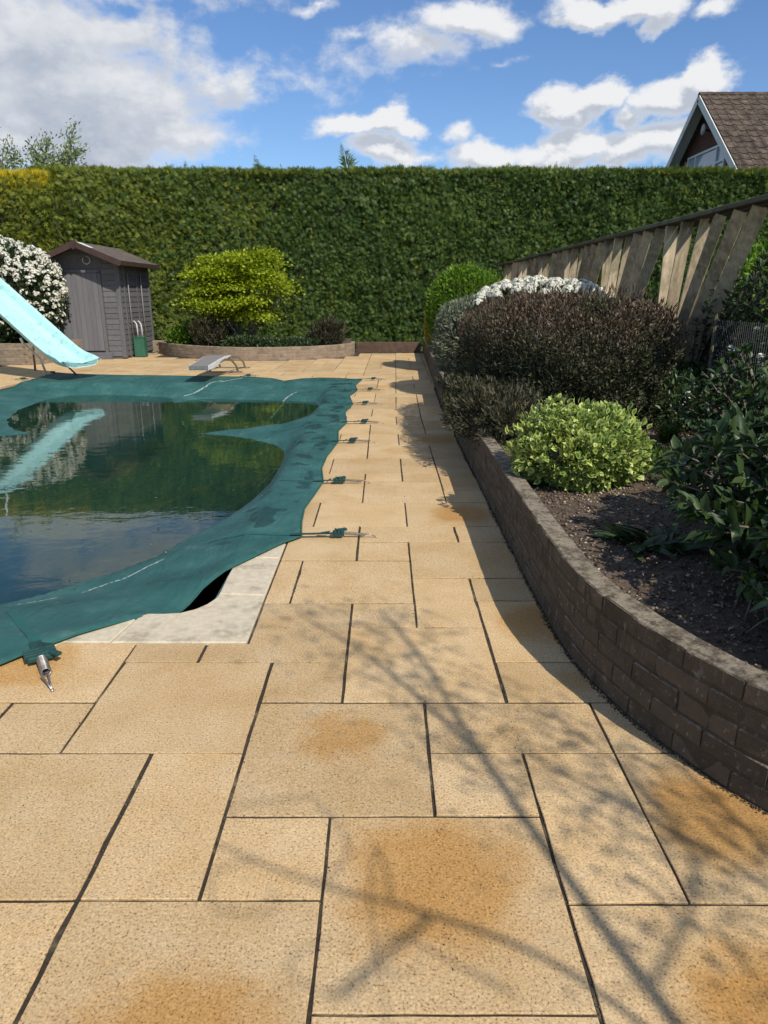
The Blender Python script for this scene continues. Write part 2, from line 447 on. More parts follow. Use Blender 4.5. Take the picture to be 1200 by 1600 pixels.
def cover_mat():
    m, t = new_mat('green_mesh_cover')
    p = pos(t)
    n = t.noise(p, 2.2, 6, 0.6)
    c = t.ramp(n, [(0.3, (0.016, 0.075, 0.066)), (0.55, (0.030, 0.112, 0.100)), (0.75, (0.060, 0.155, 0.142))])
    dust = t.mapr(t.noise(p, 6.0, 7, 0.7), 0.52, 0.75)
    c = t.mix(t.math('MULTIPLY', dust, 0.30), c, (0.17, 0.23, 0.21))
    # wet blotches along the rim
    rim = attr(t, 'rim')
    wn = t.noise(p, 4.2, 3, 0.45, 0.3)
    wx_ = t.node('ShaderNodeSeparateXYZ', ins={0: p})
    wn = t.math('SUBTRACT', wn, t.math('ADD', t.mapr(wx_.outputs[0], -1.0, -1.6, 0, .3), t.mapr(wx_.outputs[1], 4.4, 3.9, 0, .3)))
    wet = t.math('MULTIPLY', t.mapr(wn, 0.555, 0.575), t.math('MULTIPLY', t.mapr(rim, 0.06, 0.10), t.mapr(rim, 0.50, 0.40)))
    c = t.mix(t.math('MULTIPLY', wet, 0.75), c, (0.005, 0.040, 0.036))
    # silt and algae where the sheet lies under water
    wat = attr(t, 'under')
    silt = t.noise(t.vmath('MULTIPLY', p, (1.3, 0.6, 1)), 1.6, 7, 0.68, 0.8)
    c = t.mix(t.math('MULTIPLY', wat, 0.75), c, t.ramp(silt, [(0.35, (0.026, 0.095, 0.080)), (0.52, (0.050, 0.115, 0.085)), (0.62, (0.17, 0.17, 0.09)), (0.75, (0.36, 0.26, 0.13))]))
    # bird streaks: pale dribbles
    st = t.noise(t.vmath('MULTIPLY', p, (9.0, 1.3, 1)), 1.0, 4, 0.6)
    sm = t.mapr(st, 0.735, 0.765)
    c = t.mix(t.math('MULTIPLY', sm, 0.30), c, (0.45, 0.50, 0.45))
    fold = t.noise(t.vmath('MULTIPLY', p, (2.2, .7, 1)), 4.0, 3, 0.5, 1.2)
    weave = t.math('ADD', t.math('ADD', t.math('MULTIPLY', t.noise(p, 5.0, 4, 0.6), 1.0), t.math('MULTIPLY', fold, 1.6)), t.math('MULTIPLY', t.noise(p, 220.0, 2), 0.12))
        # the long pale scrape along the near fold
    for (ax_, ay_, bx_, by_, wd_) in SCRAPES:
        ux, uy = bx_ - ax_, by_ - ay_
        ll = math.hypot(ux, uy)
        al = t.math('ADD', t.math('MULTIPLY', t.math('SUBTRACT', wx_.outputs[0], ax_), ux / ll), t.math('MULTIPLY', t.math('SUBTRACT', wx_.outputs[1], ay_), uy / ll))
        ac_ = t.math('SUBTRACT', t.math('MULTIPLY', t.math('SUBTRACT', wx_.outputs[0], ax_), -uy / ll), t.math('MULTIPLY', t.math('SUBTRACT', wx_.outputs[1], ay_), -ux / ll))
        ac_ = t.math('ABSOLUTE', t.math('ADD', ac_, t.math('MULTIPLY', t.math('SUBTRACT', t.noise(p, 8.0, 4), .5), .05)))
        k_ = t.math('MULTIPLY', t.mapr(ac_, wd_, wd_ * .3), t.math('MULTIPLY', t.mapr(al, 0, .05), t.mapr(al, ll, ll - .05)))
        k_ = t.math('MULTIPLY', k_, t.mapr(t.noise(p, 30.0, 3), .38, .55))
        c = t.mix(t.math('MULTIPLY', k_, .75), c, (0.55, 0.60, 0.55))
    finish(t, c, t.math('SUBTRACT', 0.60, t.math('MULTIPLY', wet, 0.3)), weave, 0.025, 0.6, spec=0.35)
    return m


def water_mat():
    m, t = new_mat('still_rain_water')
    p = pos(t)
    h = t.math('ADD', t.noise(t.vmath('MULTIPLY', p, (1.0, 1.6, 1)), 5.0, 3, 0.5), t.math('MULTIPLY', t.noise(t.vmath('MULTIPLY', p, (1.0, 2.0, 1)), 1.4, 2, 0.5), 1.2))
    bn = t.node('ShaderNodeBump', ins={'Strength': 0.06, 'Distance': 0.02, 'Height': h})
    back = t.node('ShaderNodeNewGeometry').outputs['Backfacing']
    ior = t.math('ADD', 1.42, t.math('MULTIPLY', back, 1 / 1.42 - 1.42))
    fr = t.node('ShaderNodeFresnel', ins={'IOR': ior, 'Normal': bn.outputs[0]})
    gl = t.node('ShaderNodeBsdfGlossy', ins={'Color': (1, 1, 1), 'Roughness': 0.012, 'Normal': bn.outputs[0]})
    tr = t.node('ShaderNodeBsdfTransparent', ins={'Color': (0.42, 0.56, 0.50)})
    mx = t.node('ShaderNodeMixShader', ins={0: fr.outputs[0], 1: tr.outputs[0], 2: gl.outputs[0]})
    t.node('ShaderNodeOutputMaterial', ins={'Surface': mx.outputs[0]})
    return m


M['cover'] = cover_mat()
M['water'] = water_mat()


def gable_brick_mat():
    m, t = new_mat('red_brick_wall')
    p = pos(t)
    q = t.node('ShaderNodeCombineXYZ', ins={0: t.node('ShaderNodeSeparateXYZ', ins={0: p}).outputs[1], 1: t.node('ShaderNodeSeparateXYZ', ins={0: p}).outputs[2], 2: 0.0}).outputs[0]
    b = t.node('ShaderNodeTexBrick', ins={'Vector': q, 'Color1': (0.15, 0.055, 0.035), 'Color2': (0.10, 0.042, 0.03), 'Mortar': (0.10, 0.07, 0.055), 'Scale': 1.0, 'Brick Width': 0.225, 'Row Height': 0.075, 'Mortar Size': 0.006})
    finish(t, b.outputs[0], 0.9, b.outputs[1], 0.004, 0.5)
    return m


M['housebrick'] = gable_brick_mat()
M['tile'] = plain_mat('brown_roof_tile', (0.085, 0.060, 0.044), 0.9, 0.4, 5, 0.01, 40, objvar=0.30, dirt=(0.17, 0.15, 0.10), dirt_amt=0.6, dirt_scale=5)
M['barge'] = plain_mat('weathered_white_board', (0.70, 0.69, 0.64), 0.7, 0.1, 6, dirt=(0.35, 0.34, 0.3))


# ------------------------------------------------------------------ mesh helpers
def link(o, parent=None):
    COL.objects.link(o)
    if parent is not None:
        o.parent = parent
    return o


def setp(o, label=None, category=None, group=None, kind=None):
    if label: o['label'] = label
    if category: o['category'] = category
    if group: o['group'] = group
    if kind: o['kind'] = kind
    return o


def thing(name, label, category, loc=(0, 0, 0), group=None):
    o = bpy.data.objects.new(name, None)
    o.empty_display_size = 0.1
    o.location = loc
    link(o)
    return setp(o, label, category, group)


def world_off(parent):
    v = Vector((0, 0, 0))
    while parent is not None:
        v += parent.location
        parent = parent.parent
    return v


class MB:
    """collects shapes given in world coordinates"""
    def __init__(s):
        s.v, s.f = [], []

    def add(s, vs, fs):
        o = len(s.v)
        s.v += [tuple(v) for v in vs]
        s.f += [tuple(i + o for i in f) for f in fs]
        return s

    def frame_box(s, c, ax, ay, az, bev=0.0):
        """box with half-axis vectors"""
        c, ax, ay, az = map(Vector, (c, ax, ay, az))
        if bev <= 0:
            vs = [c + i * ax + j * ay + k * az for k in (-1, 1) for j in (-1, 1) for i in (-1, 1)]
            return s.add(vs, [(0, 2, 3, 1), (4, 5, 7, 6), (0, 1, 5, 4), (2, 6, 7, 3), (0, 4, 6, 2), (1, 3, 7, 5)])
        rings = []
        lx, ly, lz = (1 - bev / max(a.length, 1e-6) for a in (ax, ay, az))
        for (k, sx, sy) in ((-1, lx, ly), (-lz, 1, 1), (lz, 1, 1), (1, lx, ly)):
            rings.append([c + k * az + i * sx * ax + j * sy * ay for (i, j) in ((-1, -1), (1, -1), (1, 1), (-1, 1))])
        vs = [p for r in rings for p in r]
        fs = [(3, 2, 1, 0), (12, 13, 14, 15)]
        for r in range(3):
            for i in range(4):
                a, b = r * 4 + i, r * 4 + (i + 1) % 4
                fs.append((a, b, b + 4, a + 4))
        return s.add(vs, fs)

    def box(s, c, size, bev=0.0, rz=0.0):
        m = Matrix.Rotation(rz, 3, 'Z')
        return s.frame_box(c, m @ Vector((size[0] / 2, 0, 0)), m @ Vector((0, size[1] / 2, 0)), Vector((0, 0, size[2] / 2)), bev)

    def beam(s, a, b, w, d, side=(1, 0, 0), bev=0.0):
        """bar from a to b, width w along side, depth d across"""
        a, b = Vector(a), Vector(b)
        ax = (b - a)
        sd_ = Vector(side)
        sd_ = (sd_ - ax.normalized() * sd_.dot(ax.normalized())).normalized()
        dp = ax.normalized().cross(sd_)
        return s.frame_box((a + b) / 2, sd_ * w / 2, dp * d / 2, ax / 2, bev)

    def tube(s, path, r, n=8, caps=True):
        path = [Vector(p) for p in path]
        rr = r if hasattr(r, '__len__') else [r] * len(path)
        o = len(s.v)
        prev = None
        for i, p in enumerate(path):
            d = (path[min(i + 1, len(path) - 1)] - path[max(i - 1, 0)]).normalized()
            if prev is None:
                up = Vector((0, 0, 1)) if abs(d.z) < 0.9 else Vector((1, 0, 0))
                u = d.cross(up).normalized()
            else:
                u = (prev - d * prev.dot(d)).normalized()
            prev = u
            w = d.cross(u)
            for k in range(n):
                a = 2 * math.pi * k / n
                s.v.append(tuple(p + (u * math.cos(a) + w * math.sin(a)) * rr[i]))
        for i in range(len(path) - 1):
            for k in range(n):
                a, b = o + i * n + k, o + i * n + (k + 1) % n
                s.f.append((a, b, b + n, a + n))
        if caps:
            s.f.append(tuple(o + k for k in range(n))[::-1])
            s.f.append(tuple(o + (len(path) - 1) * n + k for k in range(n)))
        return s

    def prism(s, poly, z0, z1, inset=0.0):
        n = len(poly)
        P = [Vector((p[0], p[1])) for p in poly]
        top = P
        if inset:
            top = []
            for i in range(n):
                a, b, c = P[i - 1], P[i], P[(i + 1) % n]
                e1, e2 = (b - a).normalized(), (c - b).normalized()
                n1, n2 = Vector((-e1.y, e1.x)), Vector((-e2.y, e2.x))
                k = 1 + n1.dot(n2)
                top.append(b + (n1 + n2) / max(k, 0.3) * inset)
        rings = [(P, z0), (P, z1 - inset), (top, z1)] if inset else [(P, z0), (P, z1)]
        vs = [(p.x, p.y, z) for r, z in rings for p in r]
        fs = [tuple(range(n))[::-1], tuple((len(rings) - 1) * n + i for i in range(n))]
        for r in range(len(rings) - 1):
            for i in range(n):
                a, b = r * n + i, r * n + (i + 1) % n
                fs.append((a, b, b + n, a + n))
        return s.add(vs, fs)

    def mesh(s, name, mat, off=(0, 0, 0), smooth=False):
        me = bpy.data.meshes.new(name)
        o = Vector(off)
        me.from_pydata([(v[0] - o.x, v[1] - o.y, v[2] - o.z) for v in s.v], [], s.f)
        if smooth:
            me.polygons.foreach_set('use_smooth', [True] * len(me.polygons))
        me.materials.append(mat)
        me.update()
        return me

    def build(s, name, mat, parent=None, smooth=False, origin=None):
        off = world_off(parent)
        if origin is None:
            o = bpy.data.objects.new(name, s.mesh(name, mat, off, smooth))
        else:
            o = bpy.data.objects.new(name, s.mesh(name, mat, origin, smooth))
            o.location = Vector(origin) - off
        return link(o, parent)


def np_mesh(name, V, F, mat, attrs=None, smooth=False):
    """V (n,3), F (m,k) numpy, attrs {name: per-vertex floats}"""
    me = bpy.data.meshes.new(name)
    me.vertices.add(len(V))
    me.vertices.foreach_set('co', V.astype(np.float32).ravel())
    k = F.shape[1]
    me.loops.add(F.size)
    me.loops.foreach_set('vertex_index', F.astype(np.int32).ravel())
    me.polygons.add(len(F))
    me.polygons.foreach_set('loop_start', np.arange(0, F.size, k, dtype=np.int32))
    if smooth:
        me.polygons.foreach_set('use_smooth', np.ones(len(F), dtype=bool))
    for an, av in (attrs or {}).items():
        a = me.attributes.new(an, 'FLOAT', 'POINT')
        a.data.foreach_set('value', av.astype(np.float32))
    me.materials.append(mat)
    me.update(calc_edges=True)
    return me


T_LEAF = (np.array([(0, 0, 0), (.5, .42, .10), (0, 1, 0), (-.5, .42, .10)], float), np.array([(0, 1, 2), (0, 2, 3)]), None)
T_LEAF2 = (np.array([(0, 0, 0), (.42, .28, .09), (.46, .62, .10), (0, 1, -.05), (-.46, .62, .10), (-.42, .28, .09), (0, .5, 0)], float),
           np.array([(6, 0, 1), (6, 1, 2), (6, 2, 3), (6, 3, 4), (6, 4, 5), (6, 5, 0)]), np.array([.8, 1, 1, 1, 1, 1, 0.]))
T_NEEDLE = (np.array([(-.5, 0, 0), (.5, 0, 0), (0, 1, .1)], float), np.array([(0, 1, 2)]), None)


def t_spray():
    v, f = [], []
    for a, l, w in ((-52, .65, .13), (-20, .92, .14), (8, 1.0, .14), (38, .8, .13)):
        a = R(a)
        d = np.array((math.sin(a), math.cos(a), 0.10 * math.sin(3 * a)))
        n = np.array((d[1], -d[0], 0))
        b = np.array((0, .12 * l, 0))
        o = len(v)
        v += [b, b + d * l * .5 + n * w * .5, b + d * l, b + d * l * .5 - n * w * .5]
        f += [(o, o + 1, o + 2), (o, o + 2, o + 3)]
    return np.array(v), np.array(f), None


T_SPRAY = t_spray()


def norm(a):
    return a / np.maximum(np.linalg.norm(a, axis=1, keepdims=True), 1e-9)


def scatter(name, pts, up, nrm, L, Wd, tmpl, mat, parent=None, rnd=None, kind=None, origin=None):
    """one leaf per point: axis `up`, face normal roughly `nrm`, length L, width Wd"""
    n = len(pts)
    tv, tf, te = tmpl
    y = norm(up)
    x = norm(np.cross(y, nrm) + 1e-6)
    z = np.cross(x, y)
    L = np.broadcast_to(np.asarray(L, float), (n,))
    Wd = np.broadcast_to(np.asarray(Wd, float), (n,))
    V = (pts[:, None, :] + x[:, None, :] * (tv[None, :, 0, None] * Wd[:, None, None])
         + y[:, None, :] * (tv[None, :, 1, None] * L[:, None, None])
         + z[:, None, :] * (tv[None, :, 2, None] * L[:, None, None]))
    F = (tf[None] + (np.arange(n) * len(tv))[:, None, None]).reshape(-1, 3)
    V = V.reshape(-1, 3)
    if rnd is None:
        rnd = rng.random(n)
    at = {'rnd': np.repeat(rnd, len(tv))}
    if te is not None:
        at['edge'] = np.tile(te, n)
    off = np.array(world_off(parent))
    o = bpy.data.objects.new(name, np_mesh(name, V - off, F, mat, at))
    link(o, parent)
    if kind: o['kind'] = kind
    return o


_ph = rng.normal(size=(24, 3))
_po = rng.random(24) * 6.28


def lump(p, freq, oct_=3):
    """cheap smooth noise on points, about -1..1"""
    r = np.zeros(len(p))
    a, s = 1.0, 0.0
    for o in range(oct_):
        q = np.zeros(len(p))
        for k in range(8):
            i = o * 8 + k
            q += np.sin(p @ (_ph[i] * freq * (1.9 ** o)) + _po[i])
        r += q / 3.0 * a
        s += a
        a *= 0.55
    return r / s


def rdir(n):
    return norm(rng.normal(size=(n, 3)))


def shell_points(c, rad, n, amp=0.12, freq=2.2, depth=0.35, zmin=None, power=2.0, seed_shift=0.0, clump=0):
    """points through the outer shell of a lumpy (super)ellipsoid; returns points and outward normals"""
    c, rad = np.array(c, float), np.array(rad, float)
    d = rdir(int(n * 1.0))
    if clump:
        k = rdir(clump)
        idx = rng.integers(0, clump, len(d))
        d = norm(k[idx] + rng.normal(size=(len(d), 3)) * 0.11)
    s = (np.abs(d) ** power).sum(1) ** (-1 / power)
    e = d * s[:, None]
    rr = 1 + amp * lump(d * rad.mean() + c + seed_shift, freq / rad.mean() * 1.3, 3)
    dep = 1 - depth * rng.random(len(d)) ** 2.2
    p = c + e * rad * (rr * dep)[:, None]
    nn = norm(d / rad)
    if zmin is not None:
        keep = p[:, 2] > zmin + 0.02 * lump(p, 6, 1)
        p, nn = p[keep], nn[keep]
    return p, nn


def blob(name, c, rad, mat, parent, amp=0.15, freq=2.2, seg=20, power=2.0, zmin=None):
    """lumpy dark mass of twigs and old leaves inside a bush"""
    V, F = [], []
    for i in range(seg + 1):
        th = math.pi * i / seg
        for j in range(seg * 2):
            ph = math.pi * j / seg
            V.append((math.sin(th) * math.cos(ph), math.sin(th) * math.sin(ph), math.cos(th)))
    for i in range(seg):
        for j in range(seg * 2):
            a, b = i * seg * 2 + j, i * seg * 2 + (j + 1) % (seg * 2)
            F.append((a, a + seg * 2, b + seg * 2, b))
    d = np.array(V)
    c, rad = np.array(c, float), np.array(rad, float)
    s = (np.abs(d) ** power).sum(1) ** (-1 / power)
    rr = 1 + amp * lump(d * rad.mean() + c, freq / rad.mean() * 1.3, 3) + 0.05 * lump(d * 9 + c, 1.0, 2)
    p = c + d * s[:, None] * rad * rr[:, None]
    if zmin is not None:
        p[:, 2] = np.maximum(p[:, 2], zmin)
    off = np.array(world_off(parent))
    o = bpy.data.objects.new(name, np_mesh(name, p - off, np.array(F), mat, {'rnd': rng.random(len(p))}))
    return link(o, parent)


def stems(parent, base, tips, r0=0.02, name='stem', mat=None, sag=0.1, r1=0.005, one=True):
    mb = MB()
    for tp in tips:
        b, e = Vector(base), Vector(tp)
        b = b + Vector((random.uniform(-.05, .05), random.uniform(-.05, .05), 0)) * (1 + r0 * 20)
        m1 = b.lerp(e, 0.35) + Vector((random.uniform(-sag, sag), random.uniform(-sag, sag), sag * .6))
        m2 = b.lerp(e, 0.7) + Vector((random.uniform(-sag, sag), random.uniform(-sag, sag), sag * .3))
        mb.tube([b, m1, m2, e], [r0, r0 * .75, r0 * .45, r1], 6)
        if not one:
            mb.build(name, mat or M['bark'], parent, True)
            mb = MB()
    if one and mb.v:
        mb.build(name, mat or M['bark'], parent, True)


def dist_poly(P, poly, closed=True):
    """distance from points (n,2) to a polyline"""
    A = np.array(poly, float)
    B = np.roll(A, -1, 0) if closed else A[1:]
    if not closed: A = A[:-1]
    best = np.full(len(P), 1e9)
    for a, b in zip(A, B):
        ab = b - a
        tt = np.clip(((P - a) @ ab) / max(ab @ ab, 1e-12), 0, 1)
        best = np.minimum(best, np.linalg.norm(P - (a + tt[:, None] * ab), axis=1))
    return best


def inside(P, poly):
    A = np.array(poly, float)
    B = np.roll(A, -1, 0)
    r = np.zeros(len(P), bool)
    for a, b in zip(A, B):
        c = ((a[1] > P[:, 1]) != (b[1] > P[:, 1])) & (P[:, 0] < (b[0] - a[0]) * (P[:, 1] - a[1]) / (b[1] - a[1] + 1e-12) + a[0])
        r ^= c
    return r


# ------------------------------------------------------------------ ground and paving
HX0, HX1, HY0, HY1 = -6.6, -0.9, 3.14, 12.42        # pool opening
gmb = MB()
gx = [-900, HX0 - .2, HX1 + .12, 900]
gy = [-900, 2.6, HY1 + .15, 900]
for i in range(3):
    for j in range(3):
        if i == 1 and j == 1: continue
        gmb.add([(gx[i], gy[j], -.07), (gx[i + 1], gy[j], -.07), (gx[i + 1], gy[j + 1], -.07), (gx[i], gy[j + 1], -.07)], [(0, 1, 2, 3)])
setp(gmb.build('ground', M['grassy']), 'rough grass ground reaching out past the garden', kind='structure')

pav = MB()
for (x0, x1, y0, y1) in ((-9.5, -0.615, -3, 2.62), (-0.615, 3.2, -3, 20.6), (-1.46, -0.615, 2.62, 2.84), (-12.0, -0.615, 12.5, 20.6), (-12, -6.75, 2.62, 12.5)):
    pav.add([(x0, y0, -.0055), (x1, y0, -.0055), (x1, y1, -.0055), (x0, y1, -.0055)], [(0, 1, 2, 3)])
pavement = setp(pav.build('pavement', M['bed']), 'buff stone slab paving round the pool and along the wall', kind='structure')

kx = lambda k: 0.155 + 0.3165 * k
GX, GY = 0.0060, 0.0045
slab_count = 0


def drift(x, y):
    return x + (0.0155 * (y - 9) if y > 9 else 0)


def slab(poly, stain=None, pieces=None):
    """one paving slab; poly counter-clockwise in world x,y"""
    global slab_count
    xs, ys = [p[0] for p in poly], [p[1] for p in poly]
    cx, cy = (min(xs) + max(xs)) / 2, (min(ys) + max(ys)) / 2
    dz = random.uniform(-.0015, .0015)
    if min(ys) < 4.3:
        rag = []
        for a_, b_ in zip(poly, poly[1:] + poly[:1]):
            n_ = max(1, int(math.dist(a_, b_) / .09))
            tx, ty = (b_[0] - a_[0]) / math.dist(a_, b_), (b_[1] - a_[1]) / math.dist(a_, b_)
            for q_ in range(n_):
                j_ = random.gauss(0, .0009) + (random.uniform(.0, .004) if random.random() < .12 else 0)
                j_ = max(j_, -.001)
                rag.append((a_[0] + (b_[0] - a_[0]) * q_ / n_ - ty * j_, a_[1] + (b_[1] - a_[1]) * q_ / n_ + tx * j_))
        poly = rag
    mb = MB().prism(poly, -.034, dz, .0016)
    if pieces is not None:
        pieces.add(mb.v, mb.f)
        return None
    o = mb.build('slab', M['slab'], pavement, origin=(cx, cy, 0))
    o.rotation_euler = (random.uniform(-.0012, .0012), random.uniform(-.0012, .0012), random.uniform(-.002, .002))
    if stain is None:
        stain = (random.uniform(.3, .7) if random.random() < .30 else 0.0, random.uniform(-.1, .1), random.uniform(-.06, .06), random.uniform(.12, .26))
    o['stain'], o['stain_x'], o['stain_y'], o['stain_r'] = [float(q) for q in stain]
    slab_count += 1
    return o


def rslab(k0, k1, y0, y1, stain=None, x0=None, x1=None, pieces=None):
    a = (kx(k0) if x0 is None else x0) + GX + random.uniform(-.003, .002)
    b = (kx(k1) if x1 is None else x1) - GX + random.uniform(-.002, .003)
    GYy = GY + min(max(y0 - 2.2, 0) * .0011, .008)
    y0 += GYy + random.uniform(-.0012, .0006)
    y1 -= GYy + random.uniform(-.0006, .0012)
    return slab([(drift(a, y0), y0), (drift(b, y0), y0), (drift(b, y1), y1), (drift(a, y1), y1)], stain, pieces)


N0 = (0, 0, 0, .1)
CE = -0.612   # outer edge of the coping
near = [
    (-1, 1, .53, 1.142, N0), (-3, -1, .83, 1.445, (1.0, .02, -.10, .27)), (-5, -3, .83, 1.445, N0), (1, 3, .82, 1.432, (1.0, .08, -.03, .25)),
    (-1, 1, 1.142, 1.752, (1.0, -.02, .07, .285)), (-2, -1, 1.445, 1.752, N0), (-3, -2, 1.445, 2.058, N0), (-5, -3, 1.445, 2.058, N0),
    (1, 2, 1.432, 2.058, N0), (2, 4, 1.432, 2.058, (.95, -.10, .0, .25)), (-2, 0, 1.752, 2.37, (.85, .02, .10, .17)), (0, 1, 1.752, 2.058, N0),
    (0, 2, 2.058, 2.37, N0), (2, 4, 2.058, 2.37, N0), (-4, -2, 2.058, 2.68, (.15, 0, .1, .3)), (-5, -4, 2.058, 2.37, N0), (-7, -5, 2.058, 2.37, N0),
    (-6, -4, 2.37, 2.85, (.9, -.10, .06, .25)), (-4, -3, 2.68, 2.85, N0), (-2, -1, 2.37, 2.68, N0), (-1, 1, 2.37, 3.008, N0), (1, 3, 2.37, 2.68, (.5, .0, .0, .1)),
    (1, 3, 2.68, 3.31, (.9, -.04, .06, .25)), (1, 3, 3.31, 3.61, N0), (-1, 0, 3.008, 3.28, N0), (0, 1, 3.008, 3.61, N0), (-2, 0, 3.28, 3.88, N0),
    (0, 2.35, 3.61, 4.20, (.35, .2, 0, .3)), (-1, 0, 3.88, 4.20, N0), (-1, 1, 4.20, 4.515, N0), (1, 2.3, 4.20, 4.515, N0),
    (-2, 0, 4.515, 5.085, N0), (0, 2.3, 4.515, 5.085, (.95, .04, 0, .26)), (-3, -1, 5.085, 5.40, N0), (-3, -1, 5.40, 5.98, N0),
    (-1, 1, 5.085, 5.72, N0), (1, 2.3, 5.085, 5.42, N0), (1, 2.3, 5.42, 6.0, (.3, 0, 0, .25)), (1, 2.3, 6.0, 6.6, N0),
    (-1, 0, 5.72, 5.98, N0), (-2, 0, 5.98, 6.58, N0), (0, 1, 5.72, 6.32, N0), (0, 1, 6.32, 6.58, N0), (-3, -2, 5.98, 6.58, N0),
    (-3, -1, 6.58, 7.05, N0), (-3, -1, 7.05, 7.5, N0), (-1, 1, 6.58, 7.2, (.3, 0, 0, .2)), (1, 2.3, 6.6, 7.2, N0), (-1, 0, 7.2, 7.8, N0),
    (0, 2.3, 7.2, 7.8, (.9, .05, 0, .28)), (-3, -2, 7.5, 7.8, N0), (-2, -1, 7.5, 7.8, N0), (-1, 1, 7.8, 8.4, N0), (1, 2.3, 7.8, 8.1, N0),
    (1, 2.3, 8.1, 8.7, (.5, 0, 0, .25)), (-3, -1, 7.8, 8.4, N0), (-2, 0, 8.4, 9.0, N0), (0, 1, 8.4, 9.0, N0), (-3, -2, 8.4, 9.0, N0),
    (-3, -1, 9.0, 9.6, N0), (-1, 1, 9.0, 9.6, N0), (1, 2.3, 8.7, 9.9, (.4, 0, .2, .3)), (-2, 0, 9.6, 10.2, N0), (0, 1, 9.6, 10.2, N0), (-3, -2, 9.6, 10.2, N0),
    (0, 1, 10.2, 10.8, N0), (-3, -1, 10.2, 10.8, N0), (-1, 0, 10.2, 10.8, N0), (1, 2.3, 9.9, 11.2, N0),
    (-2, -1, 10.8, 11.2, N0), (-3, -2, 10.8, 11.2, N0), (-1, 1, 10.8, 11.2, N0),
]
for (k0, k1, y0, y1, st) in near:
    rslab(k0, k1, y0, y1, st, x0=CE if k0 == -3 and y0 > 2.8 else None)
# pieces cut round the coping
rslab(-3, -2, 3.28, 3.88, N0, x0=CE)
rslab(-3, -1, 3.88, 4.515, N0, x0=CE)
rslab(-3, -2, 4.515, 5.085, N0, x0=CE)
slab([(kx(-3) + GX, 2.683), (kx(-1) - GX, 2.683), (kx(-1) - GX, 3.277), (CE + .006, 3.277), (CE + .006, 2.847), (kx(-3) + GX, 2.847)], N0)
slab([(kx(-7), 2.37 + GY), (kx(-6) - GX, 2.37 + GY), (kx(-6) - GX, 2.85 - GY), (kx(-7), 2.85 - GY)], N0)


def fill(kmin, kmax, ymin, ymax, rows_seed, ok=lambda x, y: True, pieces=None):
    """random rectangular bond on the same module"""
    rr = random.Random(rows_seed)
    nx, ny = kmax - kmin, max(1, int(round((ymax - ymin) / .305)))
    dy = (ymax - ymin) / ny
    used = np.zeros((nx, ny), bool)
    for j in range(ny):
        for i in range(nx):
            if used[i, j]: continue
            for (w, h) in rr.sample([(2, 2), (2, 2), (2, 1), (1, 2), (3, 2), (2, 2)], 6) + [(1, 1)]:
                if i + w <= nx and j + h <= ny and not used[i:i + w, j:j + h].any():
                    break
            used[i:i + w, j:j + h] = True
            cx, cy = kx(kmin + i + w / 2), ymin + dy * (j + h / 2)
            if ok(cx, cy):
                rslab(kmin + i, kmin + i + w, ymin + dy * j, ymin + dy * (j + h), None, pieces=pieces)


fill(-3, 0, 11.2, 13.04, 5)
fill(0, 3, 11.2, 13.04, 15)
fill(-21, -3, 12.50, 13.12, 8)
fill(-21, 0, 13.34 - .22, 19.06, 3, lambda x, y: not (((x + 3.3) / 2.75) ** 2 + ((y - 19.2) / 2.3) ** 2 < .9))
fill(0, 3, 13.04, 19.1, 9)
rslab(-2, 0, 13.04, 13.115, N0)
rest = MB()
fill(-27, -21, 2.5, 18.5, 21, pieces=rest)
fill(-27, -5, -2.2, .83, 22, pieces=rest)
fill(-27, -7, .83, 2.36, 23, pieces=rest)
fill(-5, 3, -2.2, .50, 24, pieces=rest)
fill(4, 9, -2.2, .80, 25, pieces=rest)
o = rest.build('slab', M['slab'], pavement)
o['kind'] = 'stuff'
o['stain'] = 0.0; o['stain_x'] = 0.0; o['stain_y'] = 0.0; o['stain_r'] = 0.1
o['label'] = 'outer slabs of the terrace away from the path'

# pool shell and coping
ps = MB()
D = -1.9
ring = [(HX0, HY0), (HX1, HY0), (HX1, HY1), (HX0, HY1)]
for i in range(4):
    a, b = ring[i], ring[(i + 1) % 4]
    ps.add([(*a, D), (*b, D), (*b, -.05), (*a, -.05)], [(3, 2, 1, 0)])
ps.add([(x, y, D) for x, y in ring], [(0, 1, 2, 3)])
# ledge closing the soil between shell and ground sheet
for (x0, x1, y0, y1) in ((HX0 - .25, HX0, 2.5, 12.6), (HX1, HX1 + .2, 2.5, 12.6), (HX0, HX1, 2.5, HY0), (HX0, HX1, HY1, 12.6)):
    ps.add([(x0, y0, -.052), (x1, y0, -.052), (x1, y1, -.052), (x0, y1, -.052)], [(0, 1, 2, 3)])
setp(ps.build('pool_basin', M['poolwall']), 'dark pool basin under the green cover', kind='structure')

coping = bpy.data.objects.new('pool_coping', None)
link(coping)
setp(coping, 'pale stone coping round the pool edge', kind='structure')


def cstone(poly):
    cx = sum(p[0] for p in poly) / len(poly); cy = sum(p[1] for p in poly) / len(poly)
    return MB().prism(poly, -.05, .006 + random.uniform(-.001, .001), .006).build('coping_stone', M['coping'], coping, origin=(cx, cy, 0))


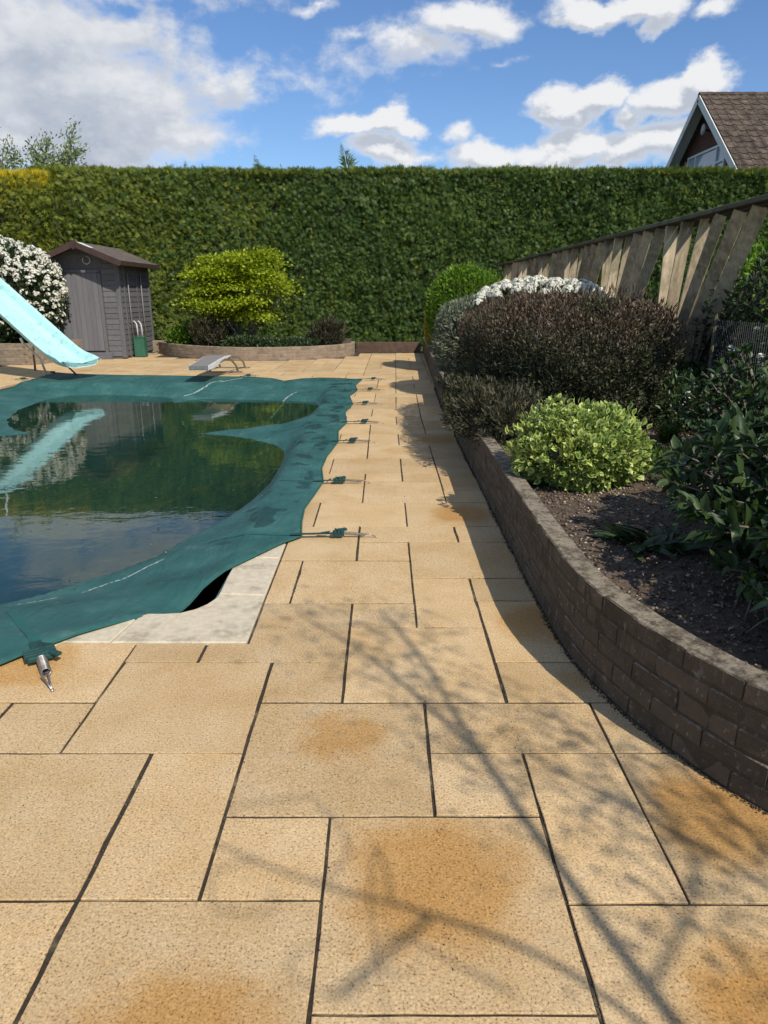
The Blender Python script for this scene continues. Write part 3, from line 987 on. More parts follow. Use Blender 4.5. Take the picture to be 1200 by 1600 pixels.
cstone([(-1.228, 2.852), (CE - .006, 2.852), (CE - .006, 3.365), (-.862, 3.385), (-.868, 3.33), (-.895, 3.26), (-.94, 3.20), (-1.0, 3.160), (-1.08, 3.148), (-1.155, 3.150), (-1.19, 3.12)])
cstone([(CE - .006, 3.371), (CE - .006, 3.905), (-.868, 3.905), (-.868, 3.62), (-.862, 3.391)])
cstone([(-1.46, 2.852), (-1.234, 2.852), (-1.194, 3.112), (-1.25, 3.06), (-1.33, 3.02), (-1.40, 2.99)])
cstone([(-1.80, 2.70), (-1.47, 2.80), (-1.405, 2.985), (-1.55, 2.93), (-1.75, 2.90)])
y = 3.911
while y < 12.0:
    cstone([(CE - .006, y), (CE - .006, y + .594), (-.868, y + .594), (-.868, y)])
    y += .6

# ------------------------------------------------------------------ pool cover and water on it
WL = -0.15
rim_open = [(-0.53, 4.26), (-0.56, 4.55), (-.575, 4.85), (-0.54, 5.20), (-0.50, 5.62), (-0.555, 6.1), (-0.545, 6.6), (-0.48, 7.28), (-.52, 7.9), (-0.45, 8.44), (-0.51, 9.2), (-0.44, 9.95), (-0.53, 10.8), (-.43, 11.45), (-.49, 12.1), (-0.40, 12.93),
            (-.8, 13.10), (-1.19, 13.17), (-1.5, 13.05), (-1.78, 12.68), (-2.05, 13.08), (-2.53, 13.36), (-3.0, 13.38), (-3.38, 13.44), (-4.38, 13.57), (-5.1, 13.63), (-5.71, 13.78), (-6.40, 14.0), (-6.43, 13.57), (-6.36, 12.7), (-6.36, 11.72),
            (-6.9, 11.0), (-6.8, 9.5), (-7.0, 8), (-6.85, 6.5), (-7.0, 5), (-6.85, 3.6), (-6.0, 2.7), (-5.0, 2.35), (-4.2, 2.12), (-3.4, 2.2), (-2.6, 2.12), (-2.1, 2.42), (-1.61, 2.63), (-1.51, 2.77), (-1.40, 2.90), (-1.30, 2.99), (-1.18, 3.11), (-1.09, 3.20), (-1.05, 3.34), (-0.985, 3.53), (-0.895, 3.68), (-0.77, 3.89), (-0.64, 4.12)]
water_poly = [(-2.13, 3.59), (-1.98, 3.72), (-1.82, 3.90), (-1.66, 4.09), (-1.51, 4.33), (-1.37, 4.76), (-1.22, 5.13), (-1.11, 5.60), (-1.03, 6.22), (-1.03, 7.12), (-1.09, 7.59), (-1.25, 7.93), (-1.62, 8.30), (-1.97, 8.50), (-2.30, 8.60), (-2.0, 8.82), (-1.80, 8.93), (-1.46, 9.15), (-1.15, 9.55), (-0.99, 10.04), (-0.98, 10.82), (-1.10, 11.29), (-2.09, 11.51), (-2.96, 11.65), (-3.15, 11.52), (-3.34, 11.10), (-3.52, 11.73), (-3.77, 11.88), (-4.61, 12.12), (-5.37, 12.05), (-5.53, 11.51), (-5.45, 10.51), (-5.19, 9.66), (-4.75, 8.92), (-4.35, 8.62), (-4.70, 8.40), (-5.3, 7.5), (-5.4, 5), (-4.6, 3.7), (-3.2, 3.2)]
P = []
yy = 1.9
while yy < 14.1:
    st = 0.05 if yy < 6 else 0.085
    xs = np.arange(-7.1, -0.3, st)
    P += [(x + st * .5 * (int(yy * 1000) % 2), yy) for x in xs]
    yy += st
P = np.array(P)
dr = dist_poly(P, rim_open)
P = P[inside(P, rim_open) & (dr > 0.03)]


def densify(poly, s):
    out = []
    for a, b in zip(poly, poly[1:] + poly[:1]):
        n = max(1, int(math.dist(a, b) / s))
        out += [(a[0] + (b[0] - a[0]) * i / n, a[1] + (b[1] - a[1]) * i / n) for i in range(n)]
    return out


rimd = densify(rim_open, .05)
nr = len(rimd)
allp = [Vector(p) for p in rimd] + [Vector((float(p[0]), float(p[1]))) for p in P]
res = delaunay_2d_cdt(allp, [(i, (i + 1) % nr) for i in range(nr)], [], 0, 1e-5)
tris = delaunay_2d_cdt(allp, [], [list(range(nr))], 1, 1e-5)
V2 = np.array([tuple(v) for v in tris[0]])
F3 = [f for f in tris[2]]
hole = [(HX0, HY0 - .25), (-1.6, HY0 - .25), (-1.2, HY0), (HX1 - .02, HY0 + .12), (HX1, 3.5), (HX1, HY1), (HX0, HY1)]


def cover_z(Q):
    dr = dist_poly(Q, rim_open)
    dw = dist_poly(Q, water_poly)
    iw = inside(Q, water_poly)
    dh = dist_poly(Q, hole)
    ih = inside(Q, hole)
    tt = np.clip(dh / (dh + dw + 1e-6), 0, 1)
    s = tt ** 0.85
    z = np.where(ih, .016 + (WL - .016) * s, .016)
    z = np.where(iw, WL - .55 * (1 - np.exp(-dw / 1.1)) - .02 * np.clip(dw / .05, 0, 1), z)
    p3 = np.c_[Q, np.zeros(len(Q))]
    w = np.clip(dr / .3, 0, 1) * np.where(ih & ~iw, 1, 0) * np.clip(dh / .15, 0, 1) * np.clip(dw / .15, 0, 1)
    z += w * 0.016 * lump(p3, 5.0, 2) + w * .008 * lump(p3 * np.array((1.0, .35, 1)), 14.0, 2) + 0.002 * lump(p3, 9, 2) * np.where(ih, 0, 1)
    # slack edge hanging over the open corner
    sag = np.exp(-((Q[:, 0] + .97) ** 2 + (Q[:, 1] - 3.3) ** 2) / (2 * .16 ** 2)) * np.clip(1 - dr / .5, 0, 1)
    z -= .075 * sag
    return z, dr, iw, dw


Zc, drc, iwc, dwc = cover_z(V2)
root = thing('pool_cover', 'dark green mesh winter cover stretched over the pool, sagging under rain water', 'pool cover', (0, 0, 0))
me = bpy.data.meshes.new('sheet')
me.from_pydata([(x, y, z) for (x, y), z in zip(V2, Zc)], [], F3)
me.polygons.foreach_set('use_smooth', [True] * len(me.polygons))
me.materials.append(M['cover'])
for an, av in (('rim', drc), ('under', np.clip(np.where(iwc, dwc, 0) / .12, 0, 1))):
    a = me.attributes.new(an, 'FLOAT', 'POINT')
    a.data.foreach_set('value', av.astype(np.float32))
sheet = link(bpy.data.objects.new('sheet', me), root)
sol = sheet.modifiers.new('thickness', 'SOLIDIFY')
sol.thickness = .004
sol.offset = 1

wf = [f for f in F3 if any(Zc[i] < WL + .012 for i in f) and any(iwc[i] or dwc[i] < .12 for i in f)]
used = sorted({i for f in wf for i in f})
mp = {i: k for k, i in enumerate(used)}
me = bpy.data.meshes.new('water')
me.from_pydata([(V2[i][0], V2[i][1], WL) for i in used], [], [tuple(mp[i] for i in f) for f in wf])
me.polygons.foreach_set('use_smooth', [True] * len(me.polygons))
me.materials.append(M['water'])
setp(link(bpy.data.objects.new('water', me)), 'rain water pooled on the green pool cover', kind='structure')

hem = densify(rim_open, .06)
Qh = np.array(hem)
zh = cover_z(Qh)[0]
hb = MB().tube([(q[0], q[1], z + .004) for q, z in zip(hem, zh)] + [(hem[0][0], hem[0][1], zh[0] + .004)], .006, 5)
hb.build('hem', M['seam'], root, True)
# webbing seams sewn across the sheet, following it
def seam(a, b, w=.022, lift=.007):
    n = max(6, int(math.dist(a, b) / .06))
    d = Vector((b[0] - a[0], b[1] - a[1])).normalized()
    sdv = Vector((-d.y, d.x)) * w
    Q = np.array([(a[0] + (b[0] - a[0]) * i / n + s * sdv.x, a[1] + (b[1] - a[1]) * i / n + s * sdv.y) for i in range(n + 1) for s in (-1, 1)])
    z = cover_z(Q)[0] + lift
    vs = [(q[0], q[1], zz) for q, zz in zip(Q, z)]
    MB().add(vs, [(2 * i, 2 * i + 2, 2 * i + 3, 2 * i + 1) for i in range(n)]).build('seam', M['seam'], root, True)


for (a, b) in (((-.55, 4.28), (-1.15, 4.34)), ((-.54, 5.64), (-1.05, 5.70)), ((-.50, 7.28), (-.98, 7.3)), ((-.47, 8.44), (-1.4, 8.5)), ((-1.53, 2.80), (-1.95, 3.35)),
               ((-4.35, 13.5), (-4.5, 12.3)), ((-5.2, 13.5), (-5.3, 12.5)), ((-1.78, 12.7), (-1.78, 11.7)), ((-6.35, 12.7), (-5.75, 12.0)), ((-.5, 9.95), (-.92, 9.98)), ((-.5, 11.45), (-1.0, 11.45))):
    seam(a, b)


def strap(rx, ry, dx, dy, L=.27, buck=.075, spr=.13, zr=.03, big=1.0, droop=0):
    """webbing strap, buckle, spring and wire hook pulled out to an anchor in the paving"""
    d = Vector((dx, dy, 0)).normalized()
    sd_ = Vector((-d.y, d.x, 0))
    a = Vector((rx, ry, zr)) - d * .06
    b = Vector((rx, ry, .034)) + d * L
    s = MB()
    s.beam(a, b, .028 * big, .004, sd_, .001)
    s.beam(b - d * .02 + Vector((0, 0, .010)), b - d * L * .45 + sd_ * .03 * big + Vector((0, 0, -.012)), .026 * big, .004, sd_)
    so_ = s.build('strap', M['webbing'], root)
    k = MB()
    c = b + d * buck * .5
    k.frame_box(c, d * buck * .5, sd_ * .030 * big, Vector((0, 0, .012)), .005)
    for q in (-.3, 0.05, .4):
        k.frame_box(c + d * buck * q * .8 + Vector((0, 0, .014)), d * .007, sd_ * .036 * big, Vector((0, 0, .009)), .003)
    k.frame_box(c + d * .02 + sd_ * .02 * big + Vector((0, 0, .016)), (d + sd_ * .6).normalized() * .035 * big, (sd_ - d * .6).normalized() * .013, Vector((0, 0, .008)), .003)
    k.build('buckle', M['webbing'], so_)
    h = MB()
    e0, e1 = b + d * buck, b + d * (buck + spr)
    turns = 16
    path = []
    for i in range(turns * 6 + 1):
        u = i / (turns * 6)
        an = u * turns * 2 * math.pi
        path.append(e0.lerp(e1, u) + (sd_ * math.cos(an) + Vector((0, 0, 1)) * math.sin(an)) * .0105 * big - Vector((0, 0, .012 * u)))
    h.tube(path, .0022 * big, 4)
    h.build('spring', M['steel'], so_, True)
    w = MB()
    tip = e1 + d * .075 * big
    tip.z = .006
    w.tube([e1 + sd_ * .004 - Vector((0, 0, .01)), e1 + d * .02 + sd_ * .004, tip], .0022 * big, 5)
    w.tube([e1 - sd_ * .004 - Vector((0, 0, .01)), e1 + d * .03 - sd_ * .022, tip], .0022 * big, 5)
    w.tube([tip + Vector((0, 0, .006)), tip - Vector((0, 0, .012))], .004 * big, 6)
    w.build('wire_hook', M['steel'], so_, True)


strap(-.54, 4.27, 1, .03, .21)
strap(-.52, 5.62, 1, .05, .10, .10, .13)
strap(-.49, 7.28, 1, .03, .12)
strap(-.45, 8.44, 1, .0, .17)
strap(-.45, 9.95, 1, .04, .14)
strap(-.43, 11.45, 1, .04, .16)
strap(-.42, 12.92, 1, .04, .18)
strap(-1.515, 2.76, .55, -.84, .05, .085, .11, .03, 1.75)
strap(-2.65, 13.38, .7, .6, .08)
strap(-6.38, 12.9, -1, .05, .12)
strap(-6.42, 13.9, -.6, .8, .08)

# leaves and petals blown onto the cover and floating on the water
Qf = np.c_[rng.uniform(-6, -.6, 900), rng.uniform(2.9, 13.2, 900)]
Qf = Qf[inside(Qf, rim_open)]
zf, drf, iwf, dwf = cover_z(Qf)
keepf = (rng.random(len(Qf)) < np.where(dwf < .35, .6, .22))
Qf, zf, iwf = Qf[keepf], zf[keepf], iwf[keepf]
zf = np.where(iwf, WL + .003, zf + .009)
mf = len(Qf)
o = scatter('fallen_leaves', np.c_[Qf, zf], rdir(mf) * np.array((1, 1, .1)), np.array((0, 0, 1)) + rng.normal(size=(mf, 3)) * .12, rng.uniform(.010, .030, mf), .014, T_LEAF, M['deadleaf'], None, None, 'stuff')
setp(o, 'small dead leaves and petals lying on the cover and floating on the water')

# ------------------------------------------------------------------ brick walls
def curve_pts(ctrl, step):
    """even points along a smooth line through ctrl"""
    C = [Vector((*p, 0)) for p in ctrl]
    fine = []
    for i in range(len(C) - 1):
        p0, p1, p2, p3 = C[max(i - 1, 0)], C[i], C[i + 1], C[min(i + 2, len(C) - 1)]
        for k in range(24):
            u = k / 24
            fine.append(0.5 * ((2 * p1) + (-p0 + p2) * u + (2 * p0 - 5 * p1 + 4 * p2 - p3) * u * u + (-p0 + 3 * p1 - 3 * p2 + p3) * u ** 3))
    fine.append(C[-1])
    cum = [0]
    for a, b in zip(fine, fine[1:]): cum.append(cum[-1] + (b - a).length)
    out, s, i = [], 0.0, 0
    while s <= cum[-1]:
        while i < len(cum) - 2 and cum[i + 1] < s: i += 1
        u = (s - cum[i]) / max(cum[i + 1] - cum[i], 1e-9)
        out.append(fine[i].lerp(fine[i + 1], u))
        s += step
    return out


def brick_wall(name, label, ctrl, courses, mat, ch=.075, th=.105, bl=.225, joint=.007, limit=300, mortar=None, z0=0.0, proud=.0024):
    """bricks laid in stretcher bond along ctrl (its left-hand side is the face line)"""
    half = curve_pts(ctrl, bl / 2)
    rt = thing(name, label, 'brick wall', (half[0].x, half[0].y, z0))
    H_ = courses * ch
    # mortar core
    core = curve_pts(ctrl, .1)
    vs, fs = [], []
    for i, p in enumerate(core):
        d = (core[min(i + 1, len(core) - 1)] - core[max(i - 1, 0)]).normalized()
        nn = Vector((d.y, -d.x, 0))
        for (off, z) in ((proud, z0 - .06), (proud, z0 + H_ - .006), (th - proud, z0 + H_ - .006), (th - proud, z0 - .06)):
            q = p + nn * off
            vs.append((q.x, q.y, z))
    for i in range(len(core) - 1):
        for k in range(4):
            a, b = i * 4 + k, i * 4 + (k + 1) % 4
            fs.append((a, b, b + 4, a + 4))
    MB().add(vs, fs).build('mortar', mortar or M['mortar'], rt)
    meshes = []
    for v in range(6):
        b = MB().frame_box((0, 0, 0), (bl / 2 - joint / 2, 0, 0), (0, th / 2, 0), (0, 0, ch / 2 - joint / 2), .006)
        b.v = [(x + random.uniform(-.0025, .0025), y + random.uniform(-.0022, .0022), z + random.uniform(-.002, .002)) for x, y, z in b.v]
        meshes.append(b.mesh('brick', mat))
    spots = []
    for c in range(courses):
        for i in range(c % 2, len(half) - 2, 2):
            p, q = half[i], half[i + 2]
            m = half[i + 1] * .5 + (p + q) * .25
            d = (q - p).normalized()
            nn = Vector((d.y, -d.x, 0))
            spots.append((m + nn * th / 2 + Vector((0, 0, z0 + ch * (c + .5))), math.atan2(d.y, d.x)))
    spots.sort(key=lambda s: (s[0].x ** 2 + s[0].y ** 2))
    restb = MB()
    base = world_off(rt)
    for i, (p, a) in enumerate(spots):
        p = p + Vector((random.uniform(-.0015, .0015), random.uniform(-.0015, .0015), 0))
        if i < limit:
            o = bpy.data.objects.new('brick', meshes[i % 6])
            o.location = p - base
            o.rotation_euler = (random.uniform(-.006, .006), random.uniform(-.006, .006), a)
            link(o, rt)
        else:
            restb.box(p, (bl - joint, th, ch - joint), .004, a)
    if restb.v:
        o = restb.build('brick', mat, rt)
        o['kind'] = 'stuff'
        o['label'] = 'farther bricks of the wall'
    return rt


WALL = [(4.2, .25), (3.0, .60), (2.2, .90), (1.60, 1.28), (1.165, 1.755), (.985, 2.07), (.875, 2.38), (.805, 2.72), (.785, 3.2), (.783, 4.1), (.785, 5.2), (.79, 7.1), (.80, 9.5), (.87, 12.5), (.95, 15.5), (1.02, 18.3), (1.05, 19.6)]
# face line is on the path side: walk away from the camera, bricks grow to the right
brick_wall('garden_wall', 'low dark weathered brick retaining wall curving along the right of the path', WALL, 5, M['brick'], ch=.079, limit=300)
brick_wall('planter_wall', 'curved low brick planter wall below the lime green maple', [(-5.95, 19.0), (-5.3, 18.1), (-4.3, 17.25), (-3.3, 16.88), (-2.2, 17.02), (-1.3, 17.6), (-.80, 18.4), (-.78, 19.2)][::-1], 4, M['brick2'], ch=.078, limit=300, mortar=M['brick2'])
brick_wall('planter_wall', 'short brick planter wall behind the turquoise slide under the white blossom', [(-7.15, 17.75), (-7.40, 16.9), (-7.72, 15.98), (-8.0, 15.80), (-9.4, 15.85), (-11.6, 16.0)], 6, M['brick2'], ch=.078, limit=300, mortar=M['brick2'])
e = MB()
e.box((.12, 19.75, .10), (1.75, .10, .30), .01)
setp(e.build('edging_board', M['timber']), 'red brown timber edging at the far end of the path below the hedge', 'edging')
e = MB()
e.box((-6.25, 19.55, .13), (.75, .16, .34), .015)
setp(e.build('kerb_block', M['brick2']), 'stone block edging between the grey shed and the curved planter', 'stone block')

# raised soil
def soil(name, label, poly, z, amp, step=.12, mat=None):
    Q = [(x, y) for x in np.arange(min(p[0] for p in poly), max(p[0] for p in poly), step) for y in np.arange(min(p[1] for p in poly), max(p[1] for p in poly), step)]
    Q = np.array(Q)
    Q = Q[inside(Q, poly) & (dist_poly(Q, poly) > step * .4)]
    allq = [Vector(p) for p in poly] + [Vector((float(a), float(b))) for a, b in Q]
    r_ = delaunay_2d_cdt(allq, [], [list(range(len(poly)))], 1, 1e-5)
    V = np.array([tuple(v) for v in r_[0]])
    zz = z + amp * lump(np.c_[V, np.zeros(len(V))], 3.0, 3)
    me = bpy.data.meshes.new(name)
    me.from_pydata([(a, b, c) for (a, b), c in zip(V, zz)], [], r_[2])
    me.polygons.foreach_set('use_smooth', [True] * len(me.polygons))
    me.materials.append(mat or M['soil'])
    return setp(link(bpy.data.objects.new(name, me)), label, kind='structure')


bed = [(p.x + .07, p.y + .02) for p in curve_pts(WALL, .3)] + [(3.4, 19.6), (4.4, 19.6), (8, 19.6), (8, 0.3)]
soil('soil_bed', 'raised bark covered soil bed behind the brick wall', bed[::-1] if False else bed, .325, .016, .14)
soil('planter_soil', 'soil of the curved planter below the hedge', [(-5.85, 19.1), (-5.2, 18.2), (-4.3, 17.35), (-3.3, 16.98), (-2.2, 17.12), (-1.4, 17.7), (-.92, 18.5), (-.9, 21.5), (-5.9, 21.5)], .27, .02, .25)
soil('planter_soil', 'soil of the planter at the left under the white blossom', [(-7.3, 17.7), (-7.55, 16.9), (-7.85, 16.1), (-9.4, 15.95), (-11.6, 16.1), (-14, 16.1), (-14, 21), (-7.3, 21)], .40, .02, .3)

# ------------------------------------------------------------------ hedge
def hedge_face(name, label, x0, x1, y, top, mats, n, core_mat, cat='hedge', spr=(.075, .155), gold_top=False, dens_boost=None):
    rt = thing(name, label, cat, ((x0 + x1) / 2, y, 0))

    def front(x, z):
        p = np.c_[x, z * .8, np.full_like(x, 3.1)]
        return y - .22 * lump(p, .55, 3) - .10 * np.sin(z * .6) + .05 * lump(p, 3.0, 2)
    # core
    nx, nz = int((x1 - x0) / .3), 18
    gxs, gzs = np.meshgrid(np.linspace(x0, x1, nx), np.linspace(0, top - .05, nz))
    xs, zs = gxs.ravel(), gzs.ravel()
    ys = front(xs, zs) + .17
    V = np.c_[xs, ys, zs]
    F = [(j * nx + i, j * nx + i + 1, (j + 1) * nx + i + 1, (j + 1) * nx + i) for j in range(nz - 1) for i in range(nx - 1)]
    b0 = len(V)
    V = np.r_[V, np.c_[xs, np.full_like(xs, y + 1.3), zs]]
    F += [(b0 + a[0], b0 + a[3], b0 + a[2], b0 + a[1]) for a in F[:]]
    tp = (nz - 1) * nx
    F += [(tp + i, tp + i + 1, b0 + tp + i + 1, b0 + tp + i) for i in range(nx - 1)]
    F += [(j * nx, (j + 1) * nx, b0 + (j + 1) * nx, b0 + j * nx) for j in range(nz - 1)]
    F += [(j * nx + nx - 1, b0 + j * nx + nx - 1, b0 + (j + 1) * nx + nx - 1, (j + 1) * nx + nx - 1) for j in range(nz - 1)]
    off = np.array(world_off(rt))
    link(bpy.data.objects.new('core', np_mesh('core', V - off, np.array(F), core_mat)), rt)
    # sprays in tufts: tufts share a direction
    nt = n // 9
    tx = rng.uniform(x0, x1, nt)
    tz = rng.uniform(0.02, top, nt)
    ty = rng.normal(size=nt) * .075
    lean = .9 * lump(np.c_[tx, tz, tz * 0], .9, 2)
    k = rng.integers(0, nt, n)
    sx = tx[k] + rng.normal(size=n) * .085
    sz = tz[k] + rng.normal(size=n) * .085
    ontop = rng.random(n) < .14
    tw_ = top + .05 * lump(np.c_[sx, sx * 0, sx * 0 + 2.0], 2.4, 3)
    sz = np.where(ontop, tw_ + rng.normal(size=n) * .035, np.clip(sz, 0.02, tw_))
    sy = front(sx, np.clip(sz, 0, top)) + rng.uniform(-.04, .12, n) + ty[k]
    sy = np.where(ontop, y + rng.uniform(-.1, 1.2, n), sy)
    pts = np.c_[sx, sy, sz]
    tr = rng.random(nt)
    tl = lean + rng.normal(size=nt) * .55
    dn = rng.normal(size=nt) * .5
    up = np.c_[np.sin(tl[k]) + rng.normal(size=n) * .35, -.65 + rng.normal(size=n) * .3, .25 + dn[k] + rng.normal(size=n) * .35]
    up[ontop, 2] = np.abs(up[ontop, 2]) + .6
    nr_ = np.c_[rng.normal(size=n) * .35, -1 + rng.normal(size=n) * .2, .45 + rng.normal(size=n) * .35]
    L = rng.uniform(spr[0], spr[1], n)
    rv = np.clip(.35 * tr[k] + .65 * rng.random(n), 0, 1)
    left = mats[1] is not None
    if left:
        br = (rng.random(n) < np.clip((-1.5 - sx + 1.6 * lump(np.c_[sx, sz, sz * 0], .7, 2)) / 7, 0, .75)) | (ontop & (rng.random(n) < .55)) | (rng.random(n) < .05)
        scatter('foliage', pts[~br], up[~br], nr_[~br], L[~br], L[~br] * .95, T_SPRAY, mats[0], rt, rv[~br], 'stuff')
        scatter('foliage', pts[br], up[br], nr_[br], L[br], L[br] * .95, T_SPRAY, mats[1], rt, rv[br], 'stuff')
    else:
        scatter('foliage', pts, up, nr_, L, L * .95, T_SPRAY, mats[0], rt, rv, 'stuff')
    if gold_top:
        m = n // 2
        gx_ = rng.uniform(x0, x1, m)
        gz = top + .10 - np.abs(rng.normal(size=m)) * .24
        gp = np.c_[gx_, front(gx_, np.full(m, top)) + rng.uniform(-.06, .9, m), gz]
        gu = np.c_[rng.normal(size=m) * .4, -.2 + rng.normal(size=m) * .3, 1 + rng.normal(size=m) * .2]
        scatter('new_growth', gp, gu, np.c_[rng.normal(size=m) * .4, -np.ones(m), np.full(m, .4)], rng.uniform(.1, .22, m), .12, T_SPRAY, M['hedgegold'], rt, None, 'stuff')
    return rt


hedge = hedge_face('hedge', 'tall clipped dark green conifer hedge across the far end of the garden', -9.7, 13.8, 21.0, 4.66, (M['hedge'], M['hedgebright']), 176000, M['barkdark'])
gh = hedge_face('golden_hedge', 'lower golden topped conifer hedge at the left beyond the white blossom', -14.0, -8.95, 20.45, 4.42, (M['hedgebright'], None), 21000, M['barkdark'], gold_top=True)

p, nn = shell_points((-9.05, 21.0, 2.2), (.30, .75, 2.35), 5200, .1, 2, .3, .05, 5.0)
m = len(p)
scatter('foliage', p, nn * .5 + np.array((0, -.3, -.3)) + rng.normal(size=(m, 3)) * .5, nn + rng.normal(size=(m, 3)) * .3, rng.uniform(.1, .2, m), .16, T_SPRAY, M['hedgebright'], gh, None, 'stuff')


def sprig(x, z, h, n=40):
    mb = MB()
    b = Vector((x, 21.3, z - .15))
    tip = b + Vector((random.uniform(-.35, .1) * h, 0, h + .15))
    mb.tube([b, b.lerp(tip, .5) + Vector((.03, 0, .05)), tip], [.012, .008, .003], 5)
    st = mb.build('sprig', M['bark'], hedge, True)
    u = rng.random(n)
    pts = np.array(b)[None] + u[:, None] * np.array(tip - b)[None]
    sd_ = np.sign(rng.normal(size=n))
    up = np.c_[sd_ * .8 + rng.normal(size=n) * .25, rng.normal(size=n) * .4, .7 + rng.normal(size=n) * .2]
    scatter('spray', pts, up, np.c_[np.zeros(n), -np.ones(n), np.full(n, .2)], (1.15 - u) * h * .55, (1.15 - u) * h * .42, T_SPRAY, M['hedge'], st, None, 'stuff')


for (px, h) in ((548, .60), (403, .36), (290, .26), (318, .20), (262, .22), (345, .16), (160, .22), (185, .16), (440, .18), (480, .14), (505, .12), (582, .16), (640, .14), (700, .12), (870, .24), (892, .17), (930, .12), (985, .14), (1025, .2), (1075, .22), (1110, .16), (1160, .2), (120, .25), (230, .14), (760, .12), (820, .1)):
    sprig((px - 600) / 1100 * 19.2, 4.68, h * 1.25, 22)


# ------------------------------------------------------------------ shrubs
def bush(name, label, cat, c, rad, n, mat, L, Wd, tmpl=T_LEAF, amp=.12, freq=2.2, depth=.4, zmin=None, power=2.0, upb=.5, core=.8, core_mat=None, clump=0, out=1.0, rt=None, part='foliage', jitter=.6, stem_n=6, base=None, flat=0.0):
    if rt is None:
        rt = thing(name, label, cat, (c[0], c[1], zmin if zmin is not None else 0))
        if core:
            blob('inner_twigs', c, [r * core for r in rad], core_mat or M['barkdark'], rt, amp, freq, 16, power, zmin)
        if stem_n:
            b = base or (c[0], c[1], (zmin or 0) - .05)
            tips = [np.array(c) + rdir(1)[0] * np.array(rad) * .7 for _ in range(stem_n)]
            tips = [(q[0], q[1], max(q[2], c[2])) for q in tips]
            stems(rt, b, tips, .02)
    p, nn = shell_points(c, rad, n, amp, freq, depth, zmin, power, clump=clump)
    m = len(p)
    up = nn * out + np.array((0, 0, upb)) + rng.normal(size=(m, 3)) * jitter
    fn = nn * .6 + np.array((0, 0, .7 + flat)) + rng.normal(size=(m, 3)) * .45
    Ls = rng.uniform(L[0], L[1], m)
    scatter(part, p, up, fn, Ls, Ls * Wd, tmpl, mat, rt, None, 'stuff')
    return rt


# purple-tipped hebe-like shrub spilling over the wall
sh = bush('purple_shrub', 'big rounded shrub with purple brown tips spilling over the brick wall', 'shrub', (1.85, 7.70, .80), (.92, 1.62, .665), 130000, M['darkshrub'], (.022, .048), .42, amp=.13, freq=4.5, depth=.42, zmin=.30, power=2.9, upb=.7, core=.80, jitter=.8, clump=2600)
bush('', '', '', (1.85, 7.70, .81), (.94, 1.64, .69), 5000, M['darkshrub'], (.05, .10), .14, amp=.13, freq=4.5, depth=.1, zmin=.4, power=2.9, upb=1.3, rt=sh, part='shoot', jitter=.55)
bush('heath_shrub', 'needle leaved green shrub hanging over the wall below the purple shrub', 'shrub', (1.03, 6.75, .50), (.38, 1.25, .27), 24000, M['heathleaf'], (.03, .07), .25, amp=.4, freq=4.0, depth=.6, zmin=.24, upb=.7, core=.62, jitter=.7)
sv = bush('silver_shrub', 'silvery grey green shrub with faded flower heads left of the purple shrub', 'shrub', (1.42, 11.2, .85), (.62, .95, .55), 15000, M['silver'], (.05, .09), .3, amp=.12, depth=.4, zmin=.33, power=2.3, upb=.6, core=.8)
wf_ = bush('white_flowering_shrub', 'green shrub topped with round white flower heads behind the purple shrub', 'shrub', (2.35, 10.9, 1.0), (1.15, .85, .60), 12000, M['darkleaf'], (.05, .10), .4, amp=.1, depth=.4, zmin=.33, power=2.3, core=.8)


def flower_heads(rt, centers, r, per, mat=None, name='flower_head', L=.03):
    cs = np.array(centers)
    n = len(cs) * per
    d = rdir(n)
    d[:, 2] = np.abs(d[:, 2]) * .9 + .05
    d = norm(d)
    k = np.repeat(np.arange(len(cs)), per)
    rr = np.asarray(r)
    rr = rr[k] if rr.ndim else np.full(n, float(r))
    p = cs[k] + d * rr[:, None]
    up = rng.normal(size=(n, 3))
    up -= (up * d).sum(1)[:, None] * d
    scatter(name, p, up, d, np.full(n, L), np.full(n, L * .9), T_LEAF, mat or M['petal'], rt, None, 'stuff')


fc = []
while len(fc) < 110:
    x, y = random.uniform(1.35, 3.25), random.uniform(10.2, 11.4)
    e_ = 1 - (abs(x - 2.35) / 1.2) ** 2.3 - (abs(y - 10.9) / .95) ** 2.3
    if e_ > 0.03:
        fc.append((x, y, 1.0 + .66 * e_ ** .43 + random.uniform(-.03, .03)))
flower_heads(wf_, fc, .075, 60, L=.05)
fc = []
for _ in range(40):
    a = random.uniform(2.6, 5.0)
    fc.append((1.42 + .62 * math.cos(a) * random.uniform(.8, 1), 11.2 + .9 * math.sin(a), random.uniform(.7, 1.25)))
flower_heads(sv, fc, .045, 16, M['silver'], L=.05)
bush('lime_shrub', 'round bright lime green shrub by the hedge at the end of the bed', 'shrub', (1.62, 14.6, 1.18), (.72, .75, .80), 22000, M['limebush'], (.05, .09), .5, amp=.07, depth=.35, zmin=.33, power=2.2, core=.85)
lm_ = [o for o in COL.objects if o.name.startswith('lime_shrub')][0]
bush('', '', '', (1.62, 14.6, 1.2), (.78, .8, .86), 900, M['limebush'], (.06, .10), .45, amp=.1, depth=.05, zmin=.5, upb=1.4, rt=lm_, part='shoot', jitter=.4)
bush('yellow_shrub', 'narrow upright yellow leaved shrub at the far corner of the wall', 'shrub', (1.06, 15.8, .80), (.15, .2, .44), 2600, M['gold'], (.06, .11), .5, amp=.2, depth=.6, zmin=.3, upb=1.0, core=.5)
vg = bush('variegated_bush', 'low rounded cream and green variegated bush on the bark bed', 'bush', (1.27, 4.50, .535), (.395, .40, .26), 11500, M['variegated'], (.034, .056), .66, T_LEAF2, amp=.20, freq=4.5, depth=.42, zmin=.31, power=2.2, upb=.55, core=.84, jitter=.7, clump=520)
